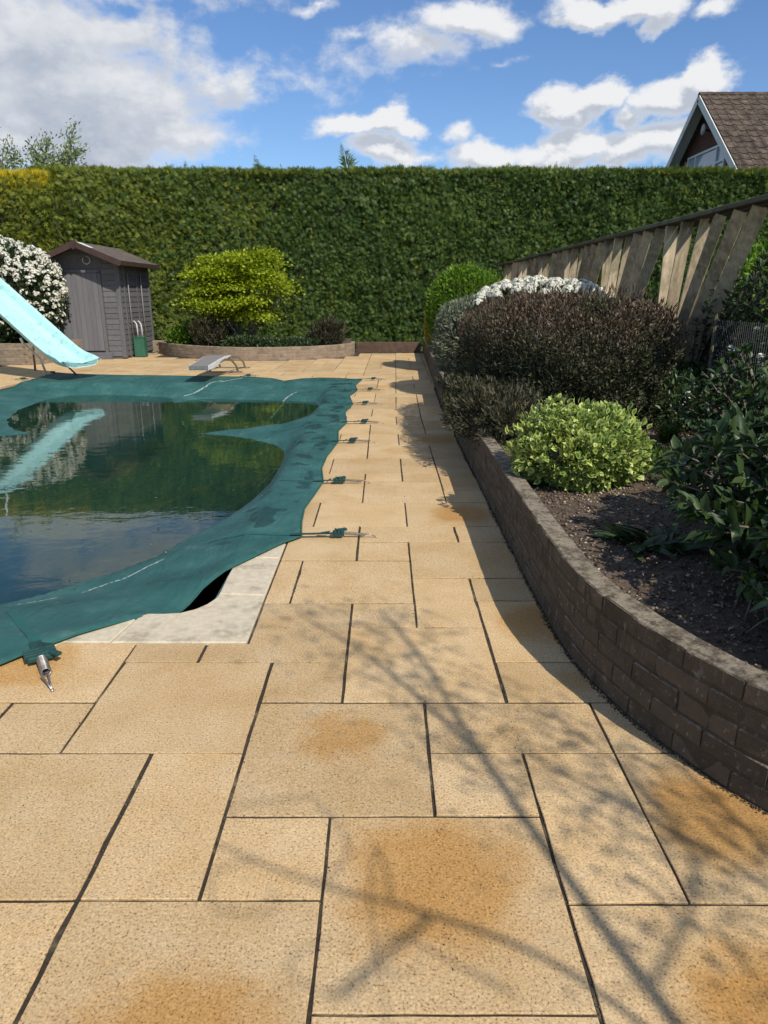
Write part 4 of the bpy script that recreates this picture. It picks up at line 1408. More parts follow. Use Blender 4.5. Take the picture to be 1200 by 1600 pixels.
bush('', '', '', (1.08, 4.42, .77), (.10, .10, .12), 260, M['variegated'], (.026, .042), .7, T_LEAF2, rt=vg, amp=.2, depth=.8, part='shoot')
bush('', '', '', (1.27, 4.50, .545), (.41, .41, .275), 420, M['variegated'], (.04, .06), .6, T_LEAF2, amp=.25, freq=5, depth=.05, zmin=.36, upb=1.4, rt=vg, part='shoot', jitter=.4, out=1.4)
# lime maple in the planter
ac = thing('maple', 'spreading lime green maple in the curved brick planter', 'tree', (-3.55, 18.3, .25))
stems(ac, (-3.45, 18.35, .2), [(-4.5, 18.0, 1.7), (-3.9, 18.0, 2.1), (-3.3, 18.5, 2.3), (-2.7, 18.1, 1.8), (-3.0, 17.9, 1.5), (-4.2, 18.8, 1.6), (-2.5, 18.6, 1.6), (-4.0, 17.8, 1.3)], .05, 'branch', M['bark'], .18, .012)
pts, nrm_ = [], []
for _ in range(88):
    d = rdir(1)[0]
    rr = random.uniform(.45, 1.12)
    c0 = np.array((-3.55, 18.3, 1.72)) + d * np.array((1.15, .95, .84)) * rr
    if c0[2] < .95: continue
    n = int(240 * random.uniform(.7, 1.3))
    q = rng.normal(size=(n, 3)) * np.array((.20, .20, .055)) + c0
    q[:, 2] -= ((q[:, 0] - c0[0]) ** 2 + (q[:, 1] - c0[1]) ** 2) * .5
    pts.append(q)
pts = np.concatenate(pts)
m = len(pts)
out_ = norm(pts - np.array((-3.55, 18.3, 1.4)))
scatter('crown', pts, out_ * .8 + rng.normal(size=(m, 3)) * .5 + np.array((0, 0, -.25)), np.array((0, -.25, 1)) + rng.normal(size=(m, 3)) * .4, rng.uniform(.055, .10, m), .062, T_LEAF, M['acer'], ac, None, 'stuff')

# big white blossom bush at the left
vb = bush('blossom_bush', 'large bush covered in clusters of cream white blossom beside the grey shed', 'bush', (-8.95, 16.9, 1.45), (1.55, .95, 1.12), 26000, M['darkleaf'], (.06, .12), .5, amp=.10, depth=.4, zmin=.4, power=2.2, core=.84)
p, nn = shell_points((-8.95, 16.9, 1.45), (1.60, 1.0, 1.17), 1500, .10, 2.2, .04, .62, 2.2)
keep = (nn[:, 1] < .3) & (rng.random(len(p)) < np.clip(.35 + .75 * nn[:, 2] + .25, .22, 1))
flower_heads(vb, p[keep], rng.uniform(.05, .09, keep.sum()), 17, L=.06, name='blossom')
bush('golden_shrub', 'small yellow green shrub at the left edge above the white blossom', 'shrub', (-10.6, 18.4, 2.2), (.75, .6, .7), 5000, M['limebush'], (.07, .13), .5, amp=.15, zmin=.4, core=.8)

# planting in the curved planter
def tuft(name, label, c, n, L, mat, spread=.5, w=.012, cat='plant', lean=None, rt=None):
    rt = rt or thing(name, label, cat, c)
    a = rng.random(n) * 6.28
    sp = rng.random(n) ** .7 * spread
    up = np.c_[np.cos(a) * sp, np.sin(a) * sp, np.ones(n)]
    base = np.array(c) + np.c_[np.cos(a), np.sin(a), np.zeros(n)] * (rng.random(n) * L[1] * .18)[:, None]
    Ls = rng.uniform(L[0], L[1], n)
    # each blade is two segments, the upper one bending over
    half = base + norm(up) * (Ls * .55)[:, None]
    nr_ = np.c_[np.cos(a), np.sin(a), np.full(n, .3)]
    tv = np.array([(-.5, 0, 0), (.5, 0, 0), (.42, 1.0, 0), (-.42, 1.0, 0)], float)
    scatter('blades', base, up, nr_, Ls * .56, np.full(n, w), (tv, np.array([(0, 1, 2), (0, 2, 3)]), None), mat, rt, None, 'stuff')
    up2 = up + np.c_[np.cos(a), np.sin(a), np.full(n, -.3)] * .45
    scatter('blade_tips', half, up2, nr_, Ls * .5, np.full(n, w * .85), T_NEEDLE, mat, rt, None, 'stuff')
    return rt


bush('planter_shrub', 'leafy green shrub at the left end of the curved planter', 'shrub', (-5.1, 18.5, .45), (.42, .35, .24), 3000, M['limebush'], (.06, .12), .35, amp=.25, zmin=.26, core=.6)
bush('planter_shrub', 'loose spiky shrub just left of the maple trunk in the planter', 'shrub', (-4.25, 17.85, .55), (.40, .33, .38), 1700, M['heathleaf'], (.10, .20), .2, amp=.4, zmin=.26, upb=1.2, core=.5, depth=.8)
bush('planter_shrub', 'grey green mounded shrub at the right end of the curved planter', 'shrub', (-1.45, 18.3, .50), (.42, .35, .34), 2800, M['heathleaf'], (.09, .16), .2, amp=.3, zmin=.26, upb=.9, core=.6)
bush('planter_shrub', 'low green plants on the wall edge right of the maple', 'shrub', (-2.35, 17.75, .33), (.72, .35, .12), 3000, M['darkleaf'], (.05, .10), .4, amp=.3, zmin=.25, core=.5)
bush('planter_shrub', 'dark low plants in the shade of the maple', 'shrub', (-3.4, 17.75, .36), (.6, .35, .15), 3000, M['darkleaf'], (.05, .10), .4, amp=.3, zmin=.25, core=.5)
cn = thing('garden_cane', 'thin green garden cane standing in the curved planter', 'cane', (-5.05, 18.6, .26))
MB().tube([(-4.95, 18.6, .25), (-5.12, 18.6, 1.5)], .008, 5).build('cane', M['greenbox'], cn)

# ------------------------------------------------------------------ shed
SX0, SX1, SY0, SY1 = -7.72, -6.25, 17.38, 19.6
shed = thing('garden_shed', 'grey painted timber shed with brown pitched roof at the far left', 'shed', ((SX0 + SX1) / 2, (SY0 + SY1) / 2, 0))
EZ, AZ_ = 2.31, 2.61
xc = (SX0 + SX1) / 2
w_ = MB()
w_.add([(SX0 + .01, SY0 + .012, 0), (SX1 - .01, SY0 + .012, 0), (SX1 - .01, SY0 + .012, EZ), (xc, SY0 + .012, AZ_), (SX0 + .01, SY0 + .012, EZ),
        (SX0 + .01, SY1, 0), (SX1 - .01, SY1, 0), (SX1 - .01, SY1, EZ), (xc, SY1, AZ_), (SX0 + .01, SY1, EZ)],
       [(0, 1, 2, 3, 4), (9, 8, 7, 6, 5), (1, 6, 7, 2), (5, 0, 4, 9)])
w_.build('wall', M['shedtrim'], shed)
nb_ = 18
for i in range(nb_):
    z = .06 + i * (EZ - .06) / nb_
    hgt = (EZ - .06) / nb_
    # side cladding, shiplap tilt
    b = MB().frame_box((SX1 + .006, (SY0 + SY1) / 2, z + hgt / 2), (.007, 0, .0), (0, (SY1 - SY0) / 2 - .045, 0), (-.006, 0, hgt / 2 - .004), .002)
    b.build('cladding_board', M['shed'], shed, origin=(SX1, (SY0 + SY1) / 2, z))
    b = MB().frame_box((SX0 - .006, (SY0 + SY1) / 2, z + hgt / 2), (.007, 0, 0), (0, (SY1 - SY0) / 2 - .045, 0), (.006, 0, hgt / 2 - .004), .002)
    b.build('cladding_board', M['shed'], shed, origin=(SX0, (SY0 + SY1) / 2, z))
    b = MB().frame_box((SX1 - .21, SY0 - .003, z + hgt / 2), (.155, 0, 0), (0, .007, 0), (0, .005, hgt / 2 - .004), .002)
    b.build('cladding_board', M['shed'], shed, origin=(SX1 - .21, SY0, z))
for i in range(4):
    z0 = EZ + i * .075
    hw = (SX1 - SX0) / 2 * (1 - (z0 + .07 - EZ) / (AZ_ - EZ)) - .01
    if hw > .05:
        MB().frame_box((xc, SY0 - .002, z0 + .037), (hw, 0, 0), (0, .006, 0), (0, .004, .035), .002).build('cladding_board', M['shed'], shed, origin=(xc, SY0, z0))
for (x, y) in ((SX1 + .012, SY0 + .03), (SX0 - .012, SY0 + .03), (SX1 + .012, SY1 - .03), (SX0 - .012, SY1 - .03)):
    MB().box((x, y, EZ / 2 + .02), (.045, .085, EZ - .02), .003).build('corner_post', M['shedtrim'], shed)
MB().box((SX1 - .028, SY0 - .016, EZ / 2 + .02), (.055, .02, EZ - .02), .003).build('corner_post', M['shedtrim'], shed)
MB().box((SX1 + .024, SY0 + .35, EZ / 2), (.022, .07, EZ - .04), .003).build('batten', M['shedtrim'], shed)
MB().box((SX1 + .024, SY0 + 1.25, EZ / 2), (.022, .07, EZ - .04), .003).build('batten', M['shedtrim'], shed)
# door
DX0, DX1 = SX0 + .14, SX0 + 1.0
door = MB().box(((DX0 + DX1) / 2, SY0 - .006, 1.08), (DX1 - DX0, .02, 1.78), .003).build('door', M['sheddoor'], shed)
for i in range(7):
    xw = (DX1 - DX0) / 7
    MB().frame_box((DX0 + xw * (i + .5), SY0 - .022, 1.08), (xw / 2 - .0025, 0, 0), (0, .007, 0), (0, 0, .885), .002).build('door_board', M['sheddoor'], door, origin=(DX0 + xw * (i + .5), SY0, 1.08))
h = MB()
h.box((DX0 + .09, SY0 - .034, 1.02), (.035, .01, .20), .003)
h.tube([(DX0 + .09, SY0 - .035, 1.05), (DX0 + .09, SY0 - .075, 1.05), (DX0 + .19, SY0 - .078, 1.04)], .009, 6)
h.box((DX0 + .105, SY0 - .036, .88), (.05, .015, .05), .004)
h.build('door_handle', M['black'], door)
for (a, b, c, d) in ((DX0 - .035, SY0 - .015, 1.06, 1.88), (DX1 + .045, SY0 - .015, 1.06, 1.88)):
    MB().box((a, b, c), (.075, .022, d), .003).build('door_frame', M['shedtrim'], shed)
MB().box(((DX0 + DX1) / 2, SY0 - .016, 2.01), (DX1 - DX0 + .17, .02, .07), .003).build('door_frame', M['shedtrim'], shed)
MB().box(((DX0 + DX1) / 2 + .12, SY0 - .045, .055), (.98, .07, .20), .01).build('door_step', M['shedtrim'], shed)
MB().box(((DX0 + DX1) / 2 + .12, SY0 - .115, .03), (1.0, .09, .10), .01).build('door_step', M['shedtrim'], shed)
# roof: two slopes with overhang, felt, barge boards with finial
OV, OE = .48, .28
sl = (AZ_ - EZ) / ((SX1 - SX0) / 2)
for s in (1, -1):
    xe = xc + s * ((SX1 - SX0) / 2 + OE)
    ze = EZ - sl * OE
    y0, y1 = SY0 - OV, SY1 + .12
    mb = MB().add([(xc, y0, AZ_ + .03), (xe, y0, ze + .03), (xe, y1, ze + .03), (xc, y1, AZ_ + .03), (xc, y0, AZ_ + .005), (xe, y0, ze + .005), (xe, y1, ze + .005), (xc, y1, AZ_ + .005)],
                  [(0, 1, 2, 3), (7, 6, 5, 4), (0, 4, 5, 1), (1, 5, 6, 2), (2, 6, 7, 3), (3, 7, 4, 0)] if s > 0 else [(3, 2, 1, 0), (4, 5, 6, 7), (1, 5, 4, 0), (2, 6, 5, 1), (3, 7, 6, 2), (0, 4, 7, 3)])
    mb.build('roof_slope', M['felt'], shed)
    mb = MB()
    mb.beam((xc, y0 - .014, AZ_ - .03), (xe + s * .01, y0 - .014, ze - .035), .125, .024, (0, 0, 1), .003)
    mb.build('barge_board', M['fascia'], shed)
    MB().box((xe + s * .012, (y0 + y1) / 2, ze - .02), (.022, y1 - y0, .10), .003).build('eaves_board', M['fascia'], shed)
MB().add([(xc - .06, SY0 - OV - .034, AZ_ + .045), (xc - .065, SY0 - OV - .034, AZ_ - .10), (xc, SY0 - OV - .034, AZ_ - .15), (xc + .065, SY0 - OV - .034, AZ_ - .10), (xc + .06, SY0 - OV - .034, AZ_ + .045),
          (xc - .06, SY0 - OV - .018, AZ_ + .045), (xc - .065, SY0 - OV - .018, AZ_ - .10), (xc, SY0 - OV - .018, AZ_ - .15), (xc + .065, SY0 - OV - .018, AZ_ - .10), (xc + .06, SY0 - OV - .018, AZ_ + .045)],
         [(0, 1, 2, 3, 4), (9, 8, 7, 6, 5)] + [(i, i + 5, (i + 1) % 5 + 5, (i + 1) % 5) for i in range(5)]).build('finial', M['fascia'], shed)
MB().frame_box((xc + .20, SY0 - OV + .18, AZ_ + .03 - .20 * sl + .006), (.13, 0, -.13 * sl), (0, .11, 0), (0, 0, .006)).build('felt_patch', M['white'], shed)
cz = [(xc + .09 + .085 * math.cos(a), SY0 - .09, 2.25 + .085 * math.sin(a)) for a in np.linspace(2.4, 2.4 + 5.4, 16)]
MB().tube(cz, .011, 5).build('hook_ring', M['offwhite'], shed, True)
MB().box((xc - .03, SY0 - .04, 2.01), (.10, .03, .06), .006).build('lamp_box', M['offwhite'], shed)
MB().tube([(SX1 + .045, SY0 + .55, .35), (SX1 + .045, SY0 + .55, 1.99)], .016, 7).build('conduit', M['conduit'], shed, True)
MB().tube([(SX1 + .045, SY0 + 1.5, .3), (SX1 + .045, SY0 + 1.5, 1.95)], .016, 7).build('conduit', M['conduit'], shed, True)
MB().tube([(SX1 + .05, SY0 + 1.5, .42), (SX1 + .08, SY0 + 1.3, .15), (SX1 + .14, SY0 + 1.2, .03), (SX1 + .30, SY0 + 1.25, .02), (SX1 + .34, SY0 + 1.5, .05)], .014, 7).build('hose', M['hose'], shed, True)

gb = thing('pump_box', 'green plastic box with two pale curved pipes beside the shed', 'box', (-6.05, 17.95, 0))
MB().box((-6.05, 17.95, .235), (.26, .22, .47), .02).build('box_body', M['greenbox'], gb)
MB().box((-6.05, 17.95, .478), (.275, .235, .022), .006).build('box_lid', M['greenbox'], gb)
for dx in (-.05, .06):
    pth = [(-6.05 + dx, 17.97, .48), (-6.05 + dx, 17.97, .68), (-6.07 + dx, 17.99, .80), (-6.12 + dx, 18.0, .86), (-6.17 + dx, 18.02, .84)]
    MB().tube(pth, .018, 7).build('pipe', M['offwhite'], gb, True)

# ------------------------------------------------------------------ slide
sld = thing('water_slide', 'turquoise fibreglass pool slide curving down to the covered pool', 'slide', (-6.4, 13.6, 0))
d = Vector((-.92, .39, 0)).normalized()
wv = Vector((-.39, -.92, 0)).normalized()
C0 = Vector((-5.53, 12.95, 0))
prof = [(-.10, .262), (.0, .262), (.12, .27), (.26, .305), (.42, .38), (.62, .51), (1.0, .78), (1.5, 1.14), (2.0, 1.50), (2.5, 1.84), (2.9, 2.05), (3.2, 2.12), (3.5, 2.13)]
sec = [(-.43, .14), (-.42, .185), (-.375, .195), (-.35, .16), (-.33, .06), (-.28, .008), (-.14, -.008), (.14, -.008), (.28, .008), (.33, .06), (.35, .16), (.375, .195), (.42, .185), (.43, .14)]
sec_u = sec + [(x * .97, z - .014) for x, z in sec[::-1] if abs(x) < .40]
V, F = [], []
for i, (s, z) in enumerate(prof):
    a, b = prof[max(i - 1, 0)], prof[min(i + 1, len(prof) - 1)]
    tg = (d * (b[0] - a[0]) + Vector((0, 0, b[1] - a[1]))).normalized()
    nrm2 = Vector((0, 0, 1)) - tg * tg.z
    nrm2.normalize()
    fl = 1.0 + (.10 if i < 2 else 0)
    wall = .55 if i == 0 else (.8 if i == 1 else 1)
    for (u, h_) in sec_u:
        V.append(C0 + d * s + Vector((0, 0, z)) + wv * u * fl + nrm2 * (h_ * (wall if h_ > .01 else 1)))
ns_ = len(sec_u)
for i in range(len(prof) - 1):
    for k in range(ns_):
        a, b = i * ns_ + k, i * ns_ + (k + 1) % ns_
        F.append((a, b, b + ns_, a + ns_))
F.append(tuple(range(ns_)))
F.append(tuple((len(prof) - 1) * ns_ + k for k in range(ns_))[::-1])
ch = MB().add(V, F).build('chute', M['slide'], sld, True)
md = ch.modifiers.new('soften', 'SUBSURF')
md.levels = md.render_levels = 2


def on(s, u, dz=0.0):
    z = np.interp(s, [p[0] for p in prof], [p[1] for p in prof])
    q = C0 + d * s + wv * u
    return Vector((q.x, q.y, z + dz))


MB().tube([on(.42, .0, -.02), (-5.93, 13.78, -.0)], .016, 8).build('leg', M['rust'], sld, True)
a = on(.95, .33, -.01)
MB().tube([a, a + Vector((-.05, .15, -.08)), Vector((-6.56, 13.70, .32)), (-6.54, 13.83, 0)], .022, 8).build('leg', M['white'], sld, True)
a = on(1.28, -.30, .02)
MB().tube([a, (-7.12, 14.62, .35), (-7.16, 14.67, 0)], .022, 8).build('leg', M['steel'], sld, True)
for u in (-.32, .32):
    a = on(3.4, u, -.02)
    MB().tube([a, (a.x, a.y, 0)], .024, 8).build('leg', M['white'], sld, True)
    b_ = on(4.1, u)
    MB().tube([(b_.x, b_.y, 0), on(3.5, u, .02), on(3.5, u, .55), on(3.2, u, .75), on(2.9, u, .62), on(2.75, u, .10)], .02, 8).build('handrail', M['white'], sld, True)
for i in range(6):
    f_ = (i + .7) / 6.5
    lo, hi = on(4.1, 0), on(3.5, 0)
    lo.z = 0
    c_ = lo.lerp(Vector((hi.x, hi.y, 2.13)), f_)
    MB().beam(c_ - wv * .31, c_ + wv * .31, .09, .02, d, .003).build('step', M['white'], sld)

# ------------------------------------------------------------------ diving board
dv = thing('diving_board', 'grey topped white springboard on curved legs at the far pool edge', 'diving board', (-3.2, 13.7, 0))
bp = [(12.35, .315), (12.8, .335), (13.2, .36), (13.6, .375), (14.0, .365)]
V, F = [], []
Vt, Ft = [], []
for i, (y, z) in enumerate(bp):
    hw = .17 + .04 * i / 4
    V += [(-3.2 - hw, y, z), (-3.2 + hw, y, z), (-3.2 + hw, y, z - .075), (-3.2 - hw, y, z - .075)]
    Vt += [(-3.2 - hw + .02, y + (.01 if i == 0 else 0), z + .006), (-3.2 + hw - .02, y + (.01 if i == 0 else 0), z + .006), (-3.2 + hw - .02, y, z - .006), (-3.2 - hw + .02, y, z - .006)]
for i in range(len(bp) - 1):
    for k in range(4):
        F.append((i * 4 + k, i * 4 + (k + 1) % 4, i * 4 + 4 + (k + 1) % 4, i * 4 + 4 + k))
for e_ in ((3, 2, 1, 0), (16, 17, 18, 19)): F.append(e_)
MB().add(V, F).build('board', M['white'], dv)
MB().add(Vt, F).build('grip_surface', M['deckgrey'], dv)
MB().box((-3.2, 12.338, .283), (.33, .022, .07), .004).build('end_plate', M['steel'], dv)
for s in (-1, 1):
    x = -3.2 + s * .17
    MB().tube([(x, 13.15, .30), (x + s * .04, 13.5, .325), (x + s * .08, 13.9, .27), (x + s * .10, 14.18, .15), (x + s * .11, 14.3, .0)], .02, 8).build('leg', M['steel'], dv, True)
    MB().tube([(x, 13.5, .315), (x + s * .04, 13.95, .325), (x + s * .07, 14.6, .27), (x + s * .09, 15.0, .14), (x + s * .09, 15.15, .0)], .02, 8).build('leg', M['steel'], dv, True)
MB().box((-3.2, 14.3, .012), (.72, .09, .024), .004).build('base_plate', M['steel'], dv)
MB().box((-3.2, 15.15, .012), (.72, .09, .024), .004).build('base_plate', M['steel'], dv)

# ------------------------------------------------------------------ fan fence
fn = thing('trellis_fence', 'weathered timber fence of fanned slanting boards under a dark top rail', 'fence', (3.2, 12.5, .3))
ZT = 2.26
for i in range(7):
    y0, y1 = 5.0 + i * 2.25, 5.0 + (i + 1) * 2.25 - .004
    MB().box((3.2, (y0 + y1) / 2, ZT), (.15, y1 - y0, .045), .006).build('top_rail', M['fencedark'], fn)
MB().box((3.29, 12.6, ZT - .05), (.035, 16.0, .06), .004).build('under_rail', M['fencedark'], fn)
posts = [8.42, 10.70, 12.95, 15.15, 17.3, 19.35]
fb = [(-.02, .0, .135, 0, 0), (-.42, -.05, .12, 0, 0), (-.78, -.16, .10, -5, .04), (-1.02, -.12, .10, -10, .06), (-1.26, -.12, .112, -40, -.02), (-1.58, -.38, .115, -42, .0), (-1.92, -.64, .135, -36, .02)]
for yp in posts:
    for (dt, db, wd, ang, dxx) in fb:
        ang = R(ang + random.uniform(-3, 3))
        top = Vector((3.2 + dxx, yp + dt + random.uniform(-.02, .02), ZT - .03 - random.uniform(0, .02)))
        bot = Vector((3.2 + dxx + random.uniform(-.01, .01), yp + db * .8, .33))
        if dt > -.1:
            bot.z = .28
        mb = MB().beam(top, bot, wd * random.uniform(.93, 1.05), .022, (math.cos(ang), math.sin(ang), 0), .003)
        mb.build('fence_board', M['fence'], fn, origin=(top + bot) / 2)
    MB().box((3.30, yp + .02, 1.2), (.075, .075, 2.1), .005).build('post', M['fencedark'], fn)

# grey slatted box seen through the fence
gs = thing('slatted_box', 'pale grey slatted garden box seen through the gap beside the near fence post', 'garden box', (4.75, 11.4, .3))
for i in range(6):
    MB().box((4.8, 11.0, .42 + i * .125), (1.1, .03, .118), .004).build('slat', M['greyslat'], gs)
for x in (4.26, 5.34):
    MB().box((x, 11.03, .72), (.05, .05, .86), .004).build('corner_post', M['greyslat'], gs)
MB().box((4.8, 11.25, 1.165), (1.18, .56, .03), .004).build('lid', M['white'], gs)
for i in range(6):
    MB().box((4.8, 11.5, .42 + i * .125), (1.1, .03, .118), .004).build('slat', M['greyslat'], gs)

# ------------------------------------------------------------------ wire mesh fence
wm = thing('wire_fence', 'fine wire mesh panel at the right edge in front of the dark foliage', 'wire fence', (3.0, 6.3, .3))
mb = MB()
for i in range(46):
    y = 5.05 + i * .0345
    mb.tube([(3.0 + random.uniform(-.003, .003), y, .3), (3.0 + .01 * math.sin(y * 3), y + .003, 1.28)], .0008, 3, False)
for i in range(20):
    z = .32 + i * .05
    mb.tube([(3.0, 5.05, z), (3.0 + .01 * math.sin(18), 5.8, z + .004), (3.0, 6.62, z)], .0005, 3, False)
o = mb.build('wires', M['wire'], wm)
o['kind'] = 'stuff'
MB().tube([(3.02, 6.64, .25), (3.02, 6.64, 1.34)], .016, 6).build('post', M['fencedark'], wm)
MB().tube([(3.02, 5.03, .25), (3.02, 5.03, 1.34)], .016, 6).build('post', M['fencedark'], wm)

# ------------------------------------------------------------------ near right planting
def big_leaf_mesh(name, mat, L, w, bend, nseg=5):
    V, F, E_ = [], [], []
    for i in range(nseg + 1):
        u = i / nseg
        ww = w * math.sin(math.pi * min(1, u * .93 + .05)) ** .75 * (1 - .25 * u)
        z = -bend * u * u * L
        for s, h_, e_ in ((-1, .16, 1), (0, 0, 0), (1, .16, 1)):
            V.append((s * ww / 2, u * L, z + h_ * ww * abs(s)))
            E_.append(e_)
    for i in range(nseg):
        for k in range(2):
            a = i * 3 + k
            F.append((a, a + 1, a + 4, a + 3))
    me = np_mesh(name, np.array(V), np.array(F), mat, {'edge': np.array(E_, float), 'rnd': np.full(len(V), random.random())}, True)
    return me


LM = [big_leaf_mesh('leaf', M['laurel'], L, L * w, b) for L, w, b in ((.115, .42, .12), (.10, .46, .3), (.13, .38, .2), (.085, .5, .05), (.12, .40, .45), (.10, .42, .0))]
LN = [big_leaf_mesh('leaf', M['laurelnew'], L, L * w, b) for L, w, b in ((.07, .42, .1), (.09, .4, .2))]


def leafy_bush(name, label, cat, c, rad, nbr, per, limit, Lscale=1.0, zmin=.36, new=.06, spread=1.0, base=None, br=1.0):
    """branches with whorls of single leaves; each near leaf is an object"""
    rt = thing(name, label, cat, (c[0], c[1], zmin - .03))
    base = base or (c[0] + .15, c[1], zmin - .06)
    spots = []
    bm_ = MB()
    for b in range(nbr):
        dd = rdir(1)[0]
        dd[2] = abs(dd[2]) * 1.1 - .35
        tip = np.array(c) + dd * np.array(rad) * random.uniform(.75, 1.0)
        tip[2] = max(tip[2], zmin + .08)
        bs = np.array(base) + np.array((random.uniform(-.12, .12), random.uniform(-.2, .2), 0))
        mid = (bs + tip) / 2 + np.array((0, 0, .10))
        path = []
        for k in range(9):
            u = k / 8
            path.append((1 - u) ** 2 * bs + 2 * u * (1 - u) * mid + u * u * tip)
        bm_.tube(path, [.011 * br * (1 - .7 * k / 8) for k in range(9)], 5)
        for q in range(per):
            u = 1 - random.random() ** 1.3 * .62
            pt = (1 - u) ** 2 * bs + 2 * u * (1 - u) * mid + u * u * tip
            tang = norm((tip - mid)[None])[0]
            ang = random.random() * 6.28
            side = norm(np.cross(tang, rdir(1)[0])[None])[0]
            up = side * random.uniform(.6, 1) + tang * random.uniform(.2, .9) + np.array((0, 0, .1))
            spots.append((pt, up, u))
    bm_.build('branch', M['bark'], rt, True)
    spots = [s for s in spots if s[0][2] > zmin - .02]
    spots.sort(key=lambda s: s[0][1] + .35 * s[0][0] - .25 * (s[0][2]))
    bv = world_off(rt)
    restp = []
    for i, (pt, up, u) in enumerate(spots):
        y_ = Vector(up).normalized()
        nz = Vector((random.gauss(0, .35), random.gauss(-.15, .35), 1))
        x_ = y_.cross(nz).normalized()
        z_ = x_.cross(y_)
        if i < limit:
            src = LN if (u > .9 and random.random() < new * 3) else LM
            o = bpy.data.objects.new('leaf', random.choice(src))
            sc = random.uniform(.75, 1.15) * Lscale
            mt = Matrix((x_, y_, z_)).transposed().to_4x4()
            o.matrix_local = Matrix.Translation(Vector(pt) - bv) @ mt @ Matrix.Scale(sc, 4)
            link(o, rt)
            o.matrix_local = Matrix.Translation(Vector(pt) - bv) @ mt @ Matrix.Scale(sc, 4)
        else:
            restp.append((pt, y_, z_))
    if restp:
        pp = np.array([r_[0] for r_ in restp]); uu = np.array([tuple(r_[1]) for r_ in restp]); zz = np.array([tuple(r_[2]) for r_ in restp])
        o = scatter('leaf', pp, uu, zz, rng.uniform(.08, .12, len(pp)) * Lscale, .045 * Lscale, T_LEAF2, M['laurel'], rt, None, 'stuff')
        o['label'] = 'inner and farther leaves of the bush'
    return rt


leafy_bush('laurel_bush', 'glossy dark broad leaved bush filling the lower right of the bed', 'bush', (1.90, 2.85, .74), (.70, 1.08, .40), 190, 27, 300, .86, zmin=.36, base=(2.1, 2.9, .30))
leafy_bush('laurel_bush', 'low spreading dark broad leaves nearest the wall at the right edge', 'bush', (1.62, 2.22, .52), (.42, .60, .20), 90, 18, 300, .85, zmin=.36, base=(1.85, 2.3, .32), br=.6)
leafy_bush('viburnum_bush', 'tall dark leaved bush with cream flower buds before the wire mesh', 'bush', (2.70, 4.9, .80), (.72, .8, .52), 130, 28, 280, .68, zmin=.36, new=.12, base=(2.8, 5.1, .30))
leafy_bush('skimmia_plant', 'small bright green leaved plant at the right edge by the wall', 'plant', (1.38, 2.25, .50), (.14, .16, .12), 14, 12, 200, .55, zmin=.36, new=3.0, base=(1.40, 2.25, .34), br=.35)
hp = thing('broadleaf_plant', 'clump of wide curled green leaves on the bark in front of the laurel', 'plant', (1.30, 3.22, .33))
HL = [big_leaf_mesh('leaf', M['laurel'], L, L * w, b, 7) for L, w, b in ((.20, .34, .75), (.17, .42, .9), (.15, .38, .5), (.22, .30, .6))]
for q in range(46):
    a_ = random.random() * 6.28
    k_ = random.random()
    y_ = Vector((math.cos(a_), math.sin(a_), .35 + 1.3 * k_)).normalized()
    x_ = y_.cross(Vector((0, 0, 1)) + Vector((random.gauss(0, .2), random.gauss(0, .2), 0))).normalized()
    z_ = x_.cross(y_)
    o = bpy.data.objects.new('leaf', random.choice(HL))
    link(o, hp)
    o.matrix_local = Matrix.Translation(Vector((math.cos(a_) * .10 * random.random() + random.uniform(-.10, .12), math.sin(a_) * .10 * random.random() + random.uniform(-.08, .08), -.01))) @ Matrix((x_, y_, z_)).transposed().to_4x4() @ Matrix.Scale(random.uniform(.6, 1.0), 4)
cl_ = leafy_bush('climbing_rose', 'leafy climber growing over the right end of the slanting fence', 'climber', (3.55, 6.6, 1.45), (.55, 1.2, .55), 150, 30, 280, .72, zmin=.75, new=.35, base=(3.4, 7.6, .30))
leafy_bush('climbing_rose', 'dark leafy climber tangled round the foot of the near fence post', 'climber', (3.28, 7.75, .80), (.20, .30, .35), 36, 18, 280, .66, zmin=.40, new=.1, base=(3.3, 8.2, .30))
bush('back_shrub', 'yellow green leafy mass at the right edge just beyond the fence rail end', 'shrub', (4.25, 7.6, 1.2), (.75, 1.4, .85), 12000, M['limebush'], (.05, .10), .5, amp=.25, zmin=.3, core=.7, depth=.5)
bush('under_shrub', 'dark tangled low shrub between the purple shrub and the fence foot', 'shrub', (2.78, 7.0, .52), (.50, .85, .30), 9000, M['darkleaf'], (.04, .08), .4, amp=.3, zmin=.3, core=.7, depth=.6)
# foliage mass behind mesh and fence
bush('back_shrub', 'dense dark shrub behind the wire mesh with scattered white flowers', 'shrub', (3.75, 6.6, .85), (.62, 1.5, .62), 16000, M['darkleaf'], (.06, .11), .45, amp=.2, zmin=.3, core=.75, depth=.5)
bush('back_shrub', 'dark shrub filling the space beyond the fence at the right edge', 'shrub', (5.1, 8.8, 1.0), (1.1, 1.4, .8), 12000, M['darkleaf'], (.07, .12), .45, amp=.2, zmin=.3, core=.8, depth=.4)
fc = [(3.08 + random.uniform(-.03, .1), random.uniform(5.3, 7.2), random.uniform(.5, 1.2)) for _ in range(26)]
fl = thing('white_flowers', 'scattered small white flowers showing through the wire mesh', 'flowers', (3.1, 6.3, .4))
flower_heads(fl, fc, .028, 9, L=.035, name='petals')
fp = thing('flower_spikes', 'two cream flower spikes at the foot of the fence post', 'flowers', (2.55, 5.9, .3))
flower_heads(fp, [(2.52, 5.9, .62), (2.53, 5.9, .66), (2.54, 5.9, .70), (2.60, 5.8, .60), (2.61, 5.8, .63), (2.58, 5.75, .55)], .022, 26, L=.025, name='petals')
